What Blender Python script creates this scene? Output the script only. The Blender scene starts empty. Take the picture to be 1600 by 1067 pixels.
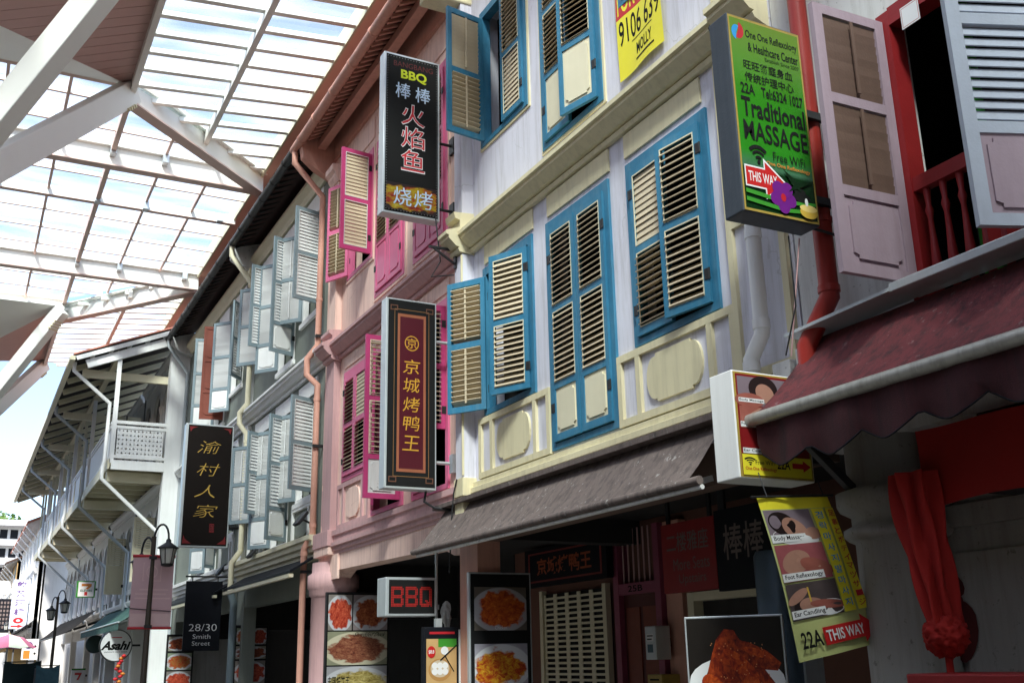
import bpy, math, random
from mathutils import Vector, Matrix
random.seed(7)
R_ = math.radians
sc = bpy.context.scene
col = sc.collection

# ------------------------------------------------------------------ camera, sky, sun, exposure
FPX, YAW, PITCH, ROLL = 1641.22, R_(27.5568), R_(16.7745), R_(-1.23996)
CAM = Vector((0, 0, 1.6))
_f = Vector((math.sin(YAW)*math.cos(PITCH), math.cos(YAW)*math.cos(PITCH), math.sin(PITCH)))
_r0 = Vector((math.cos(YAW), -math.sin(YAW), 0)); _u0 = _r0.cross(_f)
_r = _r0*math.cos(ROLL) + _u0*math.sin(ROLL); _u = _u0*math.cos(ROLL) - _r0*math.sin(ROLL)
cd = bpy.data.cameras.new('camera'); cam = bpy.data.objects.new('camera', cd); col.objects.link(cam)
cam.matrix_world = Matrix(((_r.x, _u.x, -_f.x, CAM.x), (_r.y, _u.y, -_f.y, CAM.y), (_r.z, _u.z, -_f.z, CAM.z), (0, 0, 0, 1)))
cd.sensor_width = 36; cd.lens = 36*FPX/1600; cd.clip_start = .05; cd.clip_end = 3000
sc.camera = cam

SUN_EL, SUN_AZ = R_(49), R_(-150)      # azimuth from +Y towards +X: the sun stands behind the camera, over the facing row; its disc is widened to imitate light scattered by the canopy glass
w = bpy.data.worlds.new('World'); sc.world = w; w.use_nodes = True
nt = w.node_tree; bg = nt.nodes['Background']; sky = nt.nodes.new('ShaderNodeTexSky')
sky.sky_type = 'NISHITA'; sky.sun_disc = False; sky.sun_elevation = SUN_EL; sky.sun_rotation = SUN_AZ
sky.dust_density = .8; sky.air_density = 1.0
nt.links.new(sky.outputs[0], bg.inputs[0]); bg.inputs[1].default_value = .15
sl = bpy.data.lights.new('sun', 'SUN'); so = bpy.data.objects.new('sun', sl); col.objects.link(so)
sl.energy = 4.5; sl.angle = R_(11); sl.color = (1, .95, .87)
sd = Vector((math.sin(SUN_AZ)*math.cos(SUN_EL), math.cos(SUN_AZ)*math.cos(SUN_EL), math.sin(SUN_EL)))
so.rotation_euler = sd.to_track_quat('Z', 'Y').to_euler(); so.location = (0, 0, 60)
vs = sc.view_settings; vs.view_transform = 'Standard'; vs.look = 'None'; vs.gamma = 1; vs.exposure = 1.18
sc.render.film_transparent = False
try:
    sc.cycles.max_bounces = 8; sc.cycles.diffuse_bounces = 4; sc.cycles.transparent_max_bounces = 16; sc.cycles.use_denoising = True
    sc.cycles.caustics_reflective = False; sc.cycles.caustics_refractive = False
except Exception: pass

# ------------------------------------------------------------------ measuring
D = 5.5                                  # facade plane, metres right of the camera
def ray(px, py): return _r*((px-800)/FPX) - _u*((py-533.5)/FPX) + _f
def F(px, py, X=D): d = ray(px, py); return CAM + d*(X/d.x)
def G(px, py, Y): d = ray(px, py); return CAM + d*(Y/d.y)
def Hz(px, py, Z): d = ray(px, py); return CAM + d*((Z-1.6)/d.z)
def PJ(p):
    d = Vector(p)-CAM; z = d.dot(_f)
    return 800+FPX*d.dot(_r)/z, 533.5-FPX*d.dot(_u)/z

# ------------------------------------------------------------------ mesh and object helpers
W = {}
class MB:
    def __init__(s): s.v = []; s.f = []; s.sm = []
    def face(s, pts, sm=False):
        n = len(s.v); s.v += [tuple(p) for p in pts]; s.f.append(tuple(range(n, n+len(pts)))); s.sm.append(sm); return s
    def idx(s, pts, faces, sm=False):
        n = len(s.v); s.v += [tuple(p) for p in pts]
        for f in faces: s.f.append(tuple(i+n for i in f)); s.sm.append(sm)
        return s
    def box(s, x0, x1, y0, y1, z0, z1):
        p = [(x, y, z) for x in (x0, x1) for y in (y0, y1) for z in (z0, z1)]
        return s.idx(p, [(0, 1, 3, 2), (4, 6, 7, 5), (0, 4, 5, 1), (2, 3, 7, 6), (0, 2, 6, 4), (1, 5, 7, 3)])
    def fb(s, y0, y1, z0, z1, d0, d1): return s.box(D-d1, D-d0, y0, y1, z0, z1)
    def ob(s, o, a, b, c, ra, rb, rc):
        o, a, b, c = map(Vector, (o, a, b, c))
        p = [o+a*i+b*j+c*k for i in ra for j in rb for k in rc]
        return s.idx(p, [(0, 1, 3, 2), (4, 6, 7, 5), (0, 4, 5, 1), (2, 3, 7, 6), (0, 2, 6, 4), (1, 5, 7, 3)])
    def beam(s, p, q, wd, ht, up=(0, 0, 1)):
        p, q = Vector(p), Vector(q); a = (q-p); L = a.length; a.normalize()
        b = a.cross(Vector(up)).normalized(); c = b.cross(a)
        return s.ob(p, a, b, c, (0, L), (-wd/2, wd/2), (-ht/2, ht/2))
    def prism(s, pts, vec):
        vec = Vector(vec); n = len(pts); P = [Vector(p) for p in pts]
        s.idx(P+[p+vec for p in P], [tuple(range(n)), tuple(range(2*n-1, n-1, -1))]+[(i, i+n, (i+1) % n+n, (i+1) % n) for i in range(n)]); return s
    def tube(s, path, r, n=10, cap=True):
        P = [Vector(p) for p in path]; rings = []
        for i, p in enumerate(P):
            t = ((P[min(i+1, len(P)-1)]-p).normalized()+(p-P[max(i-1, 0)]).normalized()).normalized()
            a = t.cross(Vector((0.31, .95, .07)))
            if a.length < .1: a = t.cross(Vector((1, 0, 0)))
            if rings and i: a = pa-t*pa.dot(t)
            a.normalize(); pa = a; b = t.cross(a); rr = r[i] if isinstance(r, (list, tuple)) else r
            k = 1.0
            if 0 < i < len(P)-1:
                c = (P[i+1]-p).normalized().dot((p-P[i-1]).normalized()); k = 1/max(.6, math.sqrt((1+c)/2))
            rings.append([p+(a*math.cos(6.28319*j/n)+b*math.sin(6.28319*j/n))*rr*(1+(k-1)*.5) for j in range(n)])
        base = [q for g in rings for q in g]; fs = []
        for i in range(len(P)-1):
            for j in range(n): fs.append((i*n+j, i*n+(j+1) % n, (i+1)*n+(j+1) % n, (i+1)*n+j))
        s.idx(base, fs, True)
        if cap: s.face(rings[0][::-1]); s.face(rings[-1])
        return s
    def lathe(s, c, prof, n=16, axis='z'):
        c = Vector(c); pts = []
        for r, z in prof:
            for j in range(n):
                a = 6.28319*j/n
                o = {'z': (r*math.cos(a), r*math.sin(a), z), 'y': (r*math.cos(a), z, r*math.sin(a)), 'x': (z, r*math.cos(a), r*math.sin(a))}[axis]
                pts.append(c+Vector(o))
        fs = [(i*n+j, i*n+(j+1) % n, (i+1)*n+(j+1) % n, (i+1)*n+j) for i in range(len(prof)-1) for j in range(n)]
        s.idx(pts, fs, True)
        s.face(pts[:n][::-1]); s.face(pts[-n:]); return s
    def mesh(s, name, mat):
        m = bpy.data.meshes.new(name); m.from_pydata(s.v, [], s.f); m.validate()
        if len(m.polygons) == len(s.sm): m.polygons.foreach_set('use_smooth', s.sm)
        m.materials.append(mat); m.update(); return m
    def build(s, name, mat, parent=None, bevel=0, **kw):
        o = place(s.mesh(name, mat), name, parent, None, **kw)
        if bevel:
            b = o.modifiers.new('bevel', 'BEVEL'); b.width = bevel; b.segments = 2; b.limit_method = 'ANGLE'; b.angle_limit = .6
        return o
def place(me, name, parent=None, M=None, label=None, cat=None, group=None, kind=None):
    o = bpy.data.objects.new(name, me); col.objects.link(o)
    M = M or Matrix.Identity(4); W[o] = M; o.matrix_basis = M
    if parent: o.parent = parent; o.matrix_parent_inverse = W[parent].inverted()
    for k, v in (('label', label), ('category', cat), ('group', group), ('kind', kind)):
        if v: o[k] = v
    return o
def thing(name, label, cat, loc=(0, 0, 0), group=None):
    o = place(None, name, None, Matrix.Translation(Vector(loc)), label, cat, group); o.empty_display_size = .2; return o

# ------------------------------------------------------------------ materials
def N(nt, t, **kw):
    n = nt.nodes.new(t)
    for k, v in kw.items():
        if k.startswith('i_'):
            n.inputs[k[2:].replace('_', ' ')].default_value = v
        else: setattr(n, k, v)
    return n
def c4(c): return (c[0], c[1], c[2], 1)
def mixc(nt, fac, a, b):
    m = nt.nodes.new('ShaderNodeMix'); m.data_type = 'RGBA'
    for s, v in ((0, fac), (6, a), (7, b)):
        if hasattr(v, 'links'): nt.links.new(v, m.inputs[s])
        else: m.inputs[s].default_value = v if s == 0 else c4(v)
    return m.outputs[2]
def newmat(name):
    m = bpy.data.materials.new(name); m.use_nodes = True; return m, m.node_tree, m.node_tree.nodes['Principled BSDF']
def paint(name, c, rough=.6, var=.1, scale=2.5, streak=0., dirt=(.12, .1, .08), bump=.12, spots=0., spotcol=(.08, .07, .06), metal=0., spec=.4, fine=60, cracks=0.):
    m, nt, b = newmat(name); L = nt.links.new
    tc = N(nt, 'ShaderNodeTexCoord'); co = tc.outputs['Object']
    n1 = N(nt, 'ShaderNodeTexNoise', i_Scale=scale, i_Detail=6., i_Roughness=.65); L(co, n1.inputs['Vector'])
    out = mixc(nt, n1.outputs[0], tuple(x*(1-var) for x in c), tuple(min(1, x*(1+var)) for x in c))
    if streak:
        mp = N(nt, 'ShaderNodeMapping'); mp.inputs['Scale'].default_value = (9, 9, .7); L(co, mp.inputs[0])
        n2 = N(nt, 'ShaderNodeTexNoise', i_Scale=1.3, i_Detail=5., i_Roughness=.7); L(mp.outputs[0], n2.inputs['Vector'])
        rp = N(nt, 'ShaderNodeValToRGB'); rp.color_ramp.elements[0].position = .46; rp.color_ramp.elements[1].position = .76
        rp.color_ramp.elements[1].color = (streak,)*3+(1,); L(n2.outputs[0], rp.inputs[0])
        out = mixc(nt, rp.outputs[0], out, dirt)
    if cracks:
        wv = N(nt, 'ShaderNodeTexNoise', i_Scale=3., i_Detail=3.); L(co, wv.inputs['Vector']); ad = N(nt, 'ShaderNodeVectorMath', operation='MULTIPLY_ADD'); L(wv.outputs['Color'], ad.inputs[0]); ad.inputs[1].default_value = (.5, .5, .5); L(co, ad.inputs[2])
        vo = N(nt, 'ShaderNodeTexVoronoi', feature='DISTANCE_TO_EDGE', i_Scale=.9); L(ad.outputs[0], vo.inputs['Vector'])
        lt = N(nt, 'ShaderNodeMath', operation='LESS_THAN'); L(vo.outputs['Distance'], lt.inputs[0]); lt.inputs[1].default_value = .0045
        mk = N(nt, 'ShaderNodeTexNoise', i_Scale=1.1); L(co, mk.inputs['Vector']); gt = N(nt, 'ShaderNodeMapRange'); gt.inputs[1].default_value = .5; gt.inputs[2].default_value = .62; gt.inputs[4].default_value = cracks; L(mk.outputs[0], gt.inputs[0])
        ml = N(nt, 'ShaderNodeMath', operation='MULTIPLY'); L(lt.outputs[0], ml.inputs[0]); L(gt.outputs[0], ml.inputs[1]); out = mixc(nt, ml.outputs[0], out, dirt)
    if spots:
        n4 = N(nt, 'ShaderNodeTexNoise', i_Scale=14., i_Detail=4., i_Roughness=.7); L(co, n4.inputs['Vector'])
        r4 = N(nt, 'ShaderNodeValToRGB'); r4.color_ramp.elements[0].position = .62; r4.color_ramp.elements[1].position = .7
        r4.color_ramp.elements[1].color = (spots,)*3+(1,); L(n4.outputs[0], r4.inputs[0])
        out = mixc(nt, r4.outputs[0], out, spotcol)
    L(out, b.inputs['Base Color']); b.inputs['Roughness'].default_value = rough; b.inputs['Metallic'].default_value = metal
    b.inputs['Specular IOR Level'].default_value = spec
    if bump:
        n3 = N(nt, 'ShaderNodeTexNoise', i_Scale=float(fine), i_Detail=5.); L(co, n3.inputs['Vector'])
        bp = N(nt, 'ShaderNodeBump', i_Strength=bump, i_Distance=.01); L(n3.outputs[0], bp.inputs['Height']); L(bp.outputs[0], b.inputs['Normal'])
    return m
def glow(name, c, e, base=None):
    m, nt, b = newmat(name); b.inputs['Base Color'].default_value = c4(base or c)
    b.inputs['Emission Color'].default_value = c4(c); b.inputs['Emission Strength'].default_value = e; return m
def glass_roof(name):
    m, nt, b = newmat(name); L = nt.links.new; nt.nodes.remove(b); out = nt.nodes['Material Output']
    tr = N(nt, 'ShaderNodeBsdfTransparent'); tr.inputs[0].default_value = (.82, .94, .97, 1)
    tl = N(nt, 'ShaderNodeBsdfTranslucent'); tl.inputs[0].default_value = (1, .96, .88, 1)
    gl = N(nt, 'ShaderNodeBsdfGlossy', i_Roughness=.05); gl.inputs[0].default_value = (.9, .9, .9, 1)
    tc = N(nt, 'ShaderNodeTexCoord'); mp = N(nt, 'ShaderNodeMapping'); mp.inputs['Scale'].default_value = (.35, 1.1, .5); L(tc.outputs['Object'], mp.inputs[0])
    n1 = N(nt, 'ShaderNodeTexNoise', i_Scale=1.1, i_Detail=4.); L(mp.outputs[0], n1.inputs['Vector'])
    rp = N(nt, 'ShaderNodeMapRange'); rp.inputs[1].default_value = .35; rp.inputs[2].default_value = .65; rp.inputs[3].default_value = .1; rp.inputs[4].default_value = .4; L(n1.outputs[0], rp.inputs[0])
    mx = N(nt, 'ShaderNodeMixShader'); L(rp.outputs[0], mx.inputs[0]); L(tr.outputs[0], mx.inputs[1]); L(tl.outputs[0], mx.inputs[2])
    m2 = N(nt, 'ShaderNodeMixShader'); m2.inputs[0].default_value = .05; L(mx.outputs[0], m2.inputs[1]); L(gl.outputs[0], m2.inputs[2])
    L(m2.outputs[0], out.inputs[0]); return m
def food(name, bgc, plate, c1, c2, seed=0., pr=(.56, .52), fr=(.47, .40), scale=9.):
    """flat print: a dish on a plate, in the picture's own UV"""
    m, nt, b = newmat(name); L = nt.links.new
    uv = N(nt, 'ShaderNodeTexCoord').outputs['UV']
    def ell(rx, ry, soft, dist):
        mp = N(nt, 'ShaderNodeMapping'); mp.inputs['Location'].default_value = (-.5/rx, -.47/ry, 0); mp.inputs['Scale'].default_value = (1/rx, 1/ry, 0); L(uv, mp.inputs[0])
        ln = N(nt, 'ShaderNodeVectorMath', operation='LENGTH'); L(mp.outputs[0], ln.inputs[0]); v = ln.outputs['Value']
        if dist:
            n = N(nt, 'ShaderNodeTexNoise', i_Scale=5., i_Detail=3., noise_dimensions='4D'); n.inputs['W'].default_value = seed; L(uv, n.inputs['Vector'])
            a = N(nt, 'ShaderNodeMath', operation='MULTIPLY_ADD'); L(n.outputs[0], a.inputs[0]); a.inputs[1].default_value = dist; L(v, a.inputs[2]); v = a.outputs[0]
        r = N(nt, 'ShaderNodeMapRange'); r.inputs[1].default_value = 1+soft+dist*.5; r.inputs[2].default_value = 1-soft+dist*.5; L(v, r.inputs[0]); return r.outputs[0]
    nb = N(nt, 'ShaderNodeTexNoise', i_Scale=4., noise_dimensions='4D'); nb.inputs['W'].default_value = seed+9; L(uv, nb.inputs['Vector'])
    o = mixc(nt, nb.outputs[0], tuple(x*.5 for x in bgc), tuple(min(1, x*1.4) for x in bgc))
    o = mixc(nt, ell(pr[0], pr[1], .02, 0), o, plate)
    n1 = N(nt, 'ShaderNodeTexNoise', i_Scale=scale, i_Detail=7., i_Roughness=.7, i_Distortion=1.2, noise_dimensions='4D'); n1.inputs['W'].default_value = seed; L(uv, n1.inputs['Vector'])
    rp = N(nt, 'ShaderNodeValToRGB'); e = rp.color_ramp.elements
    e[0].position = .3; e[0].color = c4(tuple(x*.18 for x in c1)); e[1].position = .8; e[1].color = c4(tuple(min(1, x*1.7+.08) for x in c2))
    for p, c in ((.44, c1), (.6, c2)): x = e.new(p); x.color = c4(c)
    L(n1.outputs[0], rp.inputs[0])
    o = mixc(nt, ell(fr[0], fr[1], .06, 1.1), o, rp.outputs[0])
    L(o, b.inputs['Base Color']); b.inputs['Roughness'].default_value = .35; return m

lav = paint('lavender_wall', (.71, .695, .77), .75, .07, 1.2, .75, (.44, .42, .43), .1, cracks=.5)
cream = paint('cream_plaster', (.75, .67, .44), .7, .08, 3, .3, (.3, .25, .15), .1)
teal = paint('teal_paint', (.035, .185, .31), .5, .3, 7, .55, (.14, .27, .34), .2)
slatc = paint('cream_slats', (.60, .50, .35), .6, .15, 9, 0, bump=.05)
panelc = paint('cream_panel', (.72, .66, .48), .55, .06, 5, .1, (.4, .34, .22), .05)
pink = paint('pink_wall', (.90, .64, .55), .75, .07, 1.3, .6, (.42, .22, .2), .1, cracks=.4)
mauve = paint('mauve_trim', (.62, .38, .38), .7, .1, 3, .3, (.16, .08, .09), .1)
salmon = paint('salmon_metal', (.66, .34, .26), .5, .12, 4, .25, (.2, .09, .07), .05)
hot = paint('hot_pink_paint', (.72, .16, .31), .45, .1, 6, .1, (.4, .1, .2), .08)
magenta = paint('magenta_paint', (.50, .055, .18), .45, .12, 6, .1, (.3, .05, .1), .08)
soffitd = paint('eave_boards_red', (.10, .025, .02), .8, .3, 6)
grey = paint('grey_green_wall', (.22, .24, .21), .75, .1, 1.4, .2, (.1, .1, .09), .1)
gshut = paint('grey_blue_paint', (.22, .28, .31), .5, .08, 6, .1, (.15, .18, .2), .05)
white = paint('white_paint', (.85, .845, .83), .6, .05, 2.5, .18, (.45, .42, .38), .06)
whited = paint('weathered_white_plaster', (.66, .65, .64), .75, .1, 2, .35, (.2, .17, .13), .12, .55)
shadeplaster = paint('shaded_grimy_plaster', (.31, .30, .285), .8, .15, 2, .45, (.13, .11, .09), .15, .6)  # grimy white plaster, its base also darkened for the shade under the awning
whitesl = paint('white_slats', (.70, .70, .69), .55, .06, 8)
black = paint('black_metal', (.02, .02, .022), .45, .2, 8)
blackp = paint('black_plastic', (.009, .010, .014), .6, .3, 5, spec=.12)
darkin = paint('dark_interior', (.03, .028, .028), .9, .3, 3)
redpipe = paint('red_pipe_paint', (.33, .028, .02), .4, .2, 6, .3, (.1, .02, .02))
redpaint = paint('red_paint', (.25, .012, .014), .5, .2, 6)
greenp = paint('green_paint', (.02, .22, .012), .5, .2, 5)
mauvewood = paint('mauve_wood', (.35, .265, .31), .55, .12, 8, .3, (.2, .12, .14))
brownwood = paint('brown_wood', (.14, .085, .065), .6, .25, 8)
greywood = paint('pale_blue_wood', (.42, .46, .54), .5, .1, 8, .25, (.25, .24, .27))
woodred = paint('red_brown_wood', (.20, .045, .025), .55, .2, 8)
alu = paint('aluminium', (.62, .66, .68), .35, .08, 5, .2, (.3, .3, .3), .02, metal=.5)
maroon = paint('maroon_canvas', (.14, .028, .033), .85, .4, 2, .95, (.018, .015, .017), .25, .25, (.4, .36, .34), fine=150)
brownaw = paint('brown_canvas', (.15, .115, .105), .9, .35, 4, .8, (.03, .025, .024), .3, .75, (.42, .4, .38), fine=120)
redcloth = paint('red_cloth', (.30, .009, .006), .85, .2, 4)
greenaw = paint('green_canvas', (.05, .13, .11), .85, .3, 5, .5, (.2, .25, .2))
tarp = paint('dark_tarp', (.012, .022, .024), .8, .4, 3, spec=.1)
tarpb = paint('blue_tarp', (.03, .065, .09), .8, .4, 5, spec=.1)
asphalt = paint('granite_street_pavers', (.19, .18, .165), .85, .2, 4, fine=200)
paving = paint('granite_paving', (.22, .21, .20), .8, .2, 5)
steel = paint('canopy_white_steel', (.86, .84, .78), .5, .04, 2)
flange = paint('canopy_bounce_tint_flange', (.84, .60, .52), .55, .06, 2)  # salmon tint of bounced light put into the paint of undersides and bars
soffitp = paint('soffit_pink_boards', (.60, .38, .34), .6, .05, 2, bump=.05)
fascia = paint('canopy_peach_soffit', (.84, .58, .47), .6, .05, 2)
glassr = glass_roof('fritted_roof_glass')
tile = paint('terracotta_tiles', (.36, .13, .09), .85, .3, 9, .2, (.5, .4, .35))
tan = paint('ochre_wall', (.55, .36, .16), .75, .1, 2, .3)
concrete = paint('far_concrete', (.55, .55, .56), .8, .05, 3)
foliage = paint('hill_foliage', (.09, .16, .035), .9, .5, .4)
gold = paint('gold_letters', (.55, .29, .035), .35, .1, 5)
redl = paint('red_letters', (.55, .02, .02), .4, .1, 5)
whitel = paint('white_print', (.78, .78, .78), .6, .03, 5, bump=0, spec=.2)
darkcanvas = paint('black_canvas', (.018, .017, .017), .95, .4, 3, spec=.1)
pipegrey = paint('pale_grey_pipe', (.46, .5, .52), .5, .06, 5)
blackl = paint('black_print', (.010, .010, .010), .75, .1, 5, bump=0, spec=.15)
yellow = paint('yellow_vinyl', (.85, .75, .04), .45, .06, 4, bump=.05)
brass = paint('tarnished_brass_edge', (.40, .28, .06), .4, .3, 20)
navy = paint('dark_navy_metal', (.035, .045, .06), .5, .3, 6, .3, (.09, .1, .11))

# ------------------------------------------------------------------ printed faces
_tc = {}
def glyphs(s, bold=0.):
    k = (s, bold)
    if k not in _tc:
        c = bpy.data.curves.new('t', 'FONT'); c.body = s; c.resolution_u = 3; c.offset = bold; c.fill_mode = 'FRONT'
        o = bpy.data.objects.new('t', c); m = bpy.data.meshes.new_from_object(o)
        vs_ = [v.co.copy() for v in m.vertices]; fs = [tuple(p.vertices) for p in m.polygons]
        bpy.data.objects.remove(o); bpy.data.curves.remove(c); bpy.data.meshes.remove(m)
        xs = [v.x for v in vs_] or [0, 1]; ys = [v.y for v in vs_] or [0, 1]
        _tc[k] = (vs_, fs, min(xs), max(xs), min(ys), max(ys))
    return _tc[k]
class Face:
    """a printed face given by its corners (top-left, top-right, bottom-left, bottom-right); u to the right, v down, 0..1"""
    def __init__(s, tl, tr, bl, br, parent, bend=None, step=.0004):
        s.c = [Vector(p) for p in (tl, tr, bl, br)]; s.p = parent; s.bend = bend; s.step = step; s.k = 0
        s.n = (s.c[1]-s.c[0]).cross(s.c[0]-s.c[2]).normalized()
    def P(s, u, v, l=None):
        a, b, c, d = s.c; q = a*(1-u)*(1-v)+b*u*(1-v)+c*(1-u)*v+d*u*v
        if s.bend: q = q+s.n*s.bend(u, v)
        return q+s.n*s.step*(s.k if l is None else l)
    def emit(s, name, pts, faces, mat, uvs=None):
        s.k += 1; mb = MB(); mb.idx([s.P(*p) for p in pts], faces); me = mb.mesh(name, mat)
        if uvs:
            ul = me.uv_layers.new(name='UVMap')
            for lp in me.loops: ul.data[lp.index].uv = uvs[lp.vertex_index]
        return place(me, name, s.p)
    def rect(s, name, u0, u1, v0, v1, mat):
        n = 28 if s.bend else 1; pts = []; uvs = []; fs = []
        for j in range(n+1):
            for i in range(n+1):
                pts.append((u0+(u1-u0)*i/n, v0+(v1-v0)*j/n)); uvs.append((i/n, 1-j/n))
        for j in range(n):
            for i in range(n): a = j*(n+1)+i; fs.append((a, a+n+1, a+n+2, a+1))
        return s.emit(name, pts, fs, mat, uvs)
    def poly(s, name, pts, mat): return s.emit(name, pts, [tuple(range(len(pts)-1, -1, -1))], mat)
    def ell(s, name, cu, cv, ru, rv, mat, a0=0., a1=360., r2=0., n=24, rot=0.):
        pts = []; fs = []; ca, sa = math.cos(R_(rot)), math.sin(R_(rot)); asp = (s.c[2]-s.c[0]).length/(s.c[1]-s.c[0]).length
        for i in range(n+1):
            a = R_(a0+(a1-a0)*i/n)
            for k in (1., r2):
                x, y = math.cos(a)*k*ru, math.sin(a)*k*rv; pts.append((cu+x*ca-y*asp*sa, cv+x*sa/asp+y*ca))
        for i in range(n): fs.append((2*i, 2*i+1, 2*i+3, 2*i+2))
        return s.emit(name, pts, fs, mat)
    def frame(s, name, u0, u1, v0, v1, tu, tv, mat):
        o = [(u0, v0), (u1, v0), (u1, v1), (u0, v1)]; i = [(u0+tu, v0+tv), (u1-tu, v0+tv), (u1-tu, v1-tv), (u0+tu, v1-tv)]
        return s.emit(name, o+i, [(k, k+4, (k+1) % 4+4, (k+1) % 4) for k in range(4)], mat)
    def text(s, t, u0, u1, v0, v1, mat, bold=0., name='lettering', slant=0.):
        vs_, fs, a, b, c, d = glyphs(t, bold)
        if not fs: return
        pts = [(u0+(u1-u0)*((v.x-a)/(b-a)+slant*((v.y-c)/(d-c)-.5)), v1-(v1-v0)*(v.y-c)/max(1e-6, d-c)) for v in vs_]
        return s.emit(name, pts, fs, mat)
    def wifi(s, cu, cv, ru, rv, mat):
        for k, r in enumerate((1., .68, .36)): s.ell('wifi_arc', cu, cv, ru*r, rv*r, mat, 225, 315, .78 if k < 2 else .6, 10)
        s.ell('wifi_dot', cu, cv, ru*.13, rv*.13, mat)
def yface(tlx, tlz, brx, brz, Y, parent, **k):
    return Face((tlx, Y, tlz), (brx, Y, tlz), (tlx, Y, brz), (brx, Y, brz), parent, **k)
def xface(yl, zt, yr, zb, X, parent, **k):        # faces the street (-X); yl is the larger Y
    return Face((X, yl, zt), (X, yr, zt), (X, yl, zb), (X, yr, zb), parent, **k)

# ------------------------------------------------------------------ architecture helpers
def wall(parent, name, y0, y1, z0, z1, holes, mat, X=D, t=.25):
    ys = sorted({y0, y1, *[h[0] for h in holes], *[h[1] for h in holes]}); zs = sorted({z0, z1, *[h[2] for h in holes], *[h[3] for h in holes]})
    b = MB()
    for a, c in zip(ys, ys[1:]):
        for d, e in zip(zs, zs[1:]):
            ym, zm = (a+c)/2, (d+e)/2
            if not any(h[0] < ym < h[1] and h[2] < zm < h[3] for h in holes):
                b.face([(X, a, d), (X, c, d), (X, c, e), (X, a, e)]); b.face([(X+t, a, d), (X+t, a, e), (X+t, c, e), (X+t, c, d)])
    for h in holes:
        p = [(h[0], h[2]), (h[1], h[2]), (h[1], h[3]), (h[0], h[3])]
        for i in range(4):
            (a, d), (c, e) = p[i], p[(i+1) % 4]; b.face([(X, a, d), (X, c, e), (X+t, c, e), (X+t, a, d)])
    for y in (y0, y1): b.face([(X, y, z0), (X, y, z1), (X+t, y, z1), (X+t, y, z0)])
    for z in (z0, z1): b.face([(X, y0, z), (X, y1, z), (X+t, y1, z), (X+t, y0, z)])
    return b.build(name, mat, parent)
def mould(parent, name, y0, y1, prof, mat, X=D, bevel=0):
    pts = [(X-d, y0, z) for d, z in prof]
    return MB().prism(pts, (0, y1-y0, 0)).build(name, mat, parent, bevel)
_slat = {}
def slatmesh(L, mat, wd=.062, th=.009):
    k = (round(L, 2), mat.name, wd)
    if k not in _slat: _slat[k] = MB().box(-L/2, L/2, -wd/2, wd/2, -th/2, th/2).mesh('slat', mat)
    return _slat[k]
def louvre(parent, M, u0, u1, v0, v1, mat, tilt=38, pitch=.066, jit=3.5):
    n = max(3, round((v1-v0)/pitch)); me = slatmesh(u1-u0-.004, mat, .1 if tilt < 60 else .064)
    for i in range(n):
        z = v0+(v1-v0)*(i+.5)/n
        place(me, 'slat', parent, M @ Matrix.Translation((((u0+u1)/2, 0, z))) @ Matrix.Rotation(R_(-tilt+random.uniform(-jit, jit)), 4, 'X'))
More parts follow.
